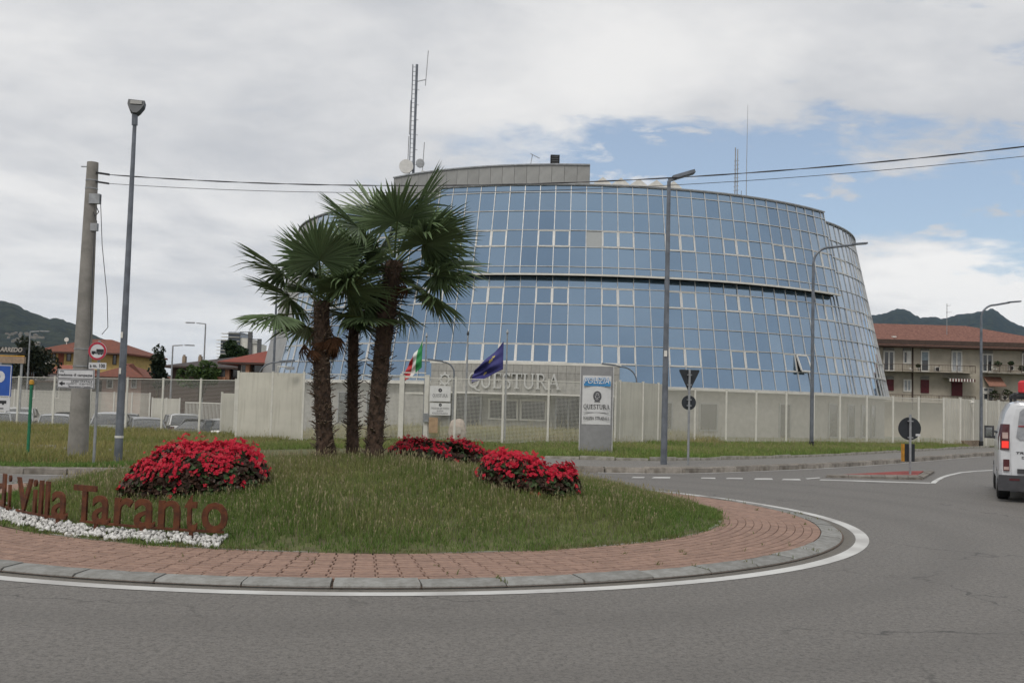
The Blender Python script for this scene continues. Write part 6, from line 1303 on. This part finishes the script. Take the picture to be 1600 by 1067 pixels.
# ------------------------------------------------------------------ grass
M_BLADE = leafmat('grass_blade', .7, trans=.4)
def blades(P, H, W, lean, col, rn, seedhead=None):
    """P (n,3) roots; returns verts, tris, colours: two-segment tapering blades"""
    n = len(P); a = rn.uniform(0, 2 * PI, n); D = np.stack([np.cos(a), np.sin(a), np.zeros(n)], 1); b = rn.uniform(0, 2 * PI, n); L = np.stack([np.cos(b), np.sin(b), np.zeros(n)], 1) * (lean * H)[:, None]
    up = np.array((0, 0, 1.)); h = H[:, None]; w_ = W[:, None]
    mid = P + up * h * .55 + L * .3; tip = P + up * h * (1 - .3 * lean[:, None]) + L
    V = np.stack([P - D * w_, P + D * w_, mid + D * w_ * .75, mid - D * w_ * .75, tip], 1).reshape(-1, 3); k = np.arange(n)[:, None] * 5
    T = np.concatenate([k + np.array([[0, 1, 2]]), k + np.array([[0, 2, 3]]), k + np.array([[3, 2, 4]])]); C = np.repeat(col, 5, 0); return V, T, C
def seeds(P, H, rn, lean, colr):
    """thin stalk with a feathery seed head"""
    n = len(P); b = rn.uniform(0, 2 * PI, n); L = np.stack([np.cos(b), np.sin(b), np.zeros(n)], 1) * (lean * H)[:, None]; up = np.array((0, 0, 1.)); tip = P + up * H[:, None] + L; nk = P + (tip - P) * .72; a = rn.uniform(0, 2 * PI, n); D = np.stack([np.cos(a), np.sin(a), np.zeros(n)], 1)
    st = .0022; V = np.stack([P - D * st, P + D * st, nk + D * st, nk - D * st, nk + D * .0 , (nk + tip) / 2 + D * .0065, tip, (nk + tip) / 2 - D * .0065], 1).reshape(-1, 3); k = np.arange(n)[:, None] * 8
    T = np.concatenate([k + np.array([[0, 1, 2]]), k + np.array([[0, 2, 3]]), k + np.array([[4, 5, 6]]), k + np.array([[4, 6, 7]])]); C = np.repeat(colr, 8, 0).reshape(n, 8, 3); C[:, :4] *= .75; return V, T, C.reshape(-1, 3)
def join(parts):
    V = []; T = []; C = []; k = 0
    for v, t_, c in parts: V.append(v); T.append(t_ + k); C.append(c); k += len(v)
    return np.concatenate(V), np.concatenate(T), np.concatenate(C)
def fbm(x, y, s, ph): return (np.sin(x * s + ph) * np.cos(y * s * 1.3 + 2 * ph) + .5 * np.sin(x * s * 2.3 + y * s * 1.1 + ph * 3) + .35 * np.cos(x * s * 3.7 - y * s * 4.1 + ph)) / 1.85
def mixc(a, b, f): return np.array(a) * (1 - f[:, None]) + np.array(b) * f[:, None]
rn = np.random.default_rng(21)
n = 125000; a = rn.uniform(0, 2 * PI, n); r = (5.22 + .05 * np.sin(17 * a) + .05 * np.sin(41 * a + 1) + np.where(rn.uniform(0, 1, n) < .06, .09, 0)) * np.sqrt(rn.uniform(0, 1, n)); x = IC.x + r * np.sin(a); y = IC.y - r * np.cos(a)
ok = ~((r > 4.88) & (r < 5.165) & (np.abs(a - np.where(a > PI, 2 * PI, 0)) < 9) & (np.arctan2(x - IC.x, -(y - IC.y)) < phi_u(352)) & (np.arctan2(x - IC.x, -(y - IC.y)) > phi_u(-70)) & (rn.uniform(0, 1, n) < .93)); ok &= ~((fbm(x, y, 2.6, 7.) > .62) & (rn.uniform(0, 1, n) < .7)); x, y, r = x[ok], y[ok], r[ok]; n = len(x)
t_ = np.clip(r / 5.25, 0, 1); z = .075 + .60 * np.clip(1 - t_ * t_, 0, 1) ** 1.05 + .02 * np.sin(2.1 * x + 1) * np.sin(1.7 * y) - .01; pn = fbm(x, y, 1.3, 1.) ; tall = np.clip(.55 + .5 * pn + .35 * (1 - t_), .25, 1.2) * np.where(r > 4.95, .55, 1)
H = (.05 + .105 * tall * rn.uniform(.4, 1.4, n)); dry = np.clip(.35 + .45 * fbm(x, y, .9, 4.) + rn.normal(0, .28, n) + .15 * (1 - t_), 0, 1); low = np.clip((r - 4.2) / .9, 0, 1)
col = mixc((.115, .18, .040), (.27, .265, .11), dry) * (1 - .25 * low[:, None] * np.array((1, .2, 1))) * rn.uniform(.7, 1.25, (n, 1)); A = blades(np.stack([x, y, z], 1), H, rn.uniform(.0028, .0055, n), rn.uniform(.1, .75, n), col, rn)
m = 15000; i = rn.integers(0, n, m); i = i[(tall[i] > .45) & (r[i] < 4.9)]; Pn = np.stack([x[i], y[i], z[i]], 1); cs = mixc((.29, .26, .14), (.38, .33, .20), rn.uniform(0, 1, len(i))) * rn.uniform(.7, 1.15, (len(i), 1)); B_ = seeds(Pn, rn.uniform(.12, .27, len(i)) * np.clip(tall[i], .6, 1), rn, rn.uniform(.05, .35, len(i)), cs)
V, T, C = join([A, B_]); o = link('mound_grass', tris_mesh('mound_grass', V, T, M_BLADE, C)); tag(o, 'long seeding grass covering the roundabout mound', 'grass', kind='stuff')
# weeds in the kerb joints and along the turf edge
rn = np.random.default_rng(77); Pw = []
for i in range(NK):
    if rn.random() < .55:
        a = 2 * PI * (i + .85) / NK; k = int(rn.integers(6, 26)); rr = rn.uniform(KR1 - .03, KR0 - .02, k); aa = a + rn.normal(0, .0025, k); Pw.append(np.stack([IC.x + rr * np.sin(aa), IC.y - rr * np.cos(aa), np.full(k, .03)], 1))
for i in range(150):
    a = rn.uniform(-1.9, 1.9); k = int(rn.integers(8, 30)); rr = np.abs(rn.normal(0, .05, k)) + BR1 - .06; aa = a + rn.normal(0, .02, k); Pw.append(np.stack([IC.x + rr * np.sin(aa), IC.y - rr * np.cos(aa), np.full(k, .075)], 1))
for i in range(60):
    a = rn.uniform(-1.9, 1.9); k = int(rn.integers(3, 9)); rr = rn.uniform(5.3, 6.5) + rn.normal(0, .01, k); aa = a + rn.normal(0, .003, k); Pw.append(np.stack([IC.x + rr * np.sin(aa), IC.y - rr * np.cos(aa), np.full(k, .05)], 1))
Pw = np.concatenate(Pw); k = len(Pw); V, T, C = blades(Pw, rn.uniform(.02, .075, k), rn.uniform(.003, .006, k), rn.uniform(.3, .9, k), mixc((.10, .15, .04), (.22, .19, .09), rn.uniform(0, 1, k)), rn)
o = link('joint_weeds', tris_mesh('joint_weeds', V, T, M_BLADE, C)); tag(o, 'small weeds growing in the kerb joints and paving', 'weeds', kind='stuff')
# verges
def verge_patch(name, label, x0, x1, y0f, y1f, dens, hmul, g0, g1, seed, wmin=.006, tallf=1., dryo=.35):
    rn = np.random.default_rng(seed); xs = rn.uniform(x0, x1, dens); ya = np.array([y0f(v) for v in xs]); yb = np.array([y1f(v) for v in xs]); ys = ya + (yb - ya) * rn.uniform(0, 1, dens) ** 1.0; zs = np.array([zT(p_, q_) for p_, q_ in zip(xs, ys)]) + .14
    dry = np.clip(dryo + .5 * fbm(xs, ys, .5, 2.) + rn.normal(0, .22, dens), 0, 1); H = hmul * np.clip(.75 + .4 * fbm(xs, ys, .8, 5.), .3, 1.3) * rn.uniform(.6, 1.25, dens); A = blades(np.stack([xs, ys, zs], 1), H, rn.uniform(wmin, wmin * 2, dens), rn.uniform(.1, .6, dens), mixc(g0, g1, dry) * rn.uniform(.75, 1.2, (dens, 1)), rn)
    k = dens // 12; i = rn.integers(0, dens, k); cs = mixc((.28, .26, .13), (.36, .31, .18), rn.uniform(0, 1, k)); Bq = seeds(np.stack([xs[i], ys[i], zs[i]], 1), H[i] * rn.uniform(1.1, 1.9, k), rn, rn.uniform(.05, .3, k), cs); Bq[0][...] = Bq[0]
    V, T, C = join([A, Bq]); o = link(name, tris_mesh(name, V, T, M_BLADE, C)); tag(o, label, 'grass', kind='stuff'); return o
frp = sorted(ff + fm + fp((1003, 43.2)) + fr_); fxs = [p_[0] for p_ in frp]; fys = [p_[1] for p_ in frp]
verge_patch('verge_grass', 'green grass verge in front of the perforated fence', .6, 22.3, lambda v: Yfar(v) + pavew(v) + .06, lambda v: max(Yfar(v) + pavew(v) + .1, float(np.interp(v, fxs, fys)) - .1), 52000, .26, (.165, .245, .06), (.32, .32, .125), 31, .009, dryo=.3)
verge_patch('verge_grass', 'yellowish meadow grass beside the car park fence', -27, -8.6, lambda v: Yfar(v) + pavew(v) + 1.4, lambda v: Yverge(v) - .4 if v < -10.7 else 42, 52000, .30, (0.177, 0.213, 0.060), (0.327, 0.284, 0.114), 33, .009, dryo=.55)
verge_patch('verge_grass', 'bright green strip along the kerb by the concrete pole', -22, -6.5, lambda v: Yfar(v) + .36, lambda v: Yfar(v) + 3.2, 16000, .14, (0.121, 0.213, 0.051), (0.199, 0.256, 0.071), 35, .007, dryo=.2)
verge_patch('yard_grass', 'pale seeding grass inside the entrance fence', -9, 9, lambda v: 44.5, lambda v: 55, 26000, .5, (0.227, 0.241, 0.085), (0.426, 0.369, 0.185), 37, .012, dryo=.6)
verge_patch('verge_grass', 'grass at the foot of the entrance mesh fence', -9.5, 3.2, lambda v: 33., lambda v: 41, 22000, .2, (0.156, 0.213, 0.057), (0.284, 0.284, 0.114), 39, .009)

# ------------------------------------------------------------------ air
hz = MB().box((0, 5000, 290), (17000, 11000, 585)).build('haze', None); hz['kind'] = 'stuff'; hz['label'] = 'thin pale haze over the valley'; hz['category'] = 'haze'
mh = bpy.data.materials.new('haze_air'); mh.use_nodes = True; mh.node_tree.nodes.clear(); b = NB(mh.node_tree); vo = b.n('ShaderNodeVolumePrincipled'); vo.inputs['Color'].default_value = (.33, .62, 1.0, 1); vo.inputs['Density'].default_value = 2.8e-5; om = b.n('ShaderNodeOutputMaterial'); b.link(vo.outputs[0], om.inputs['Volume']); hz.data.materials.append(mh)
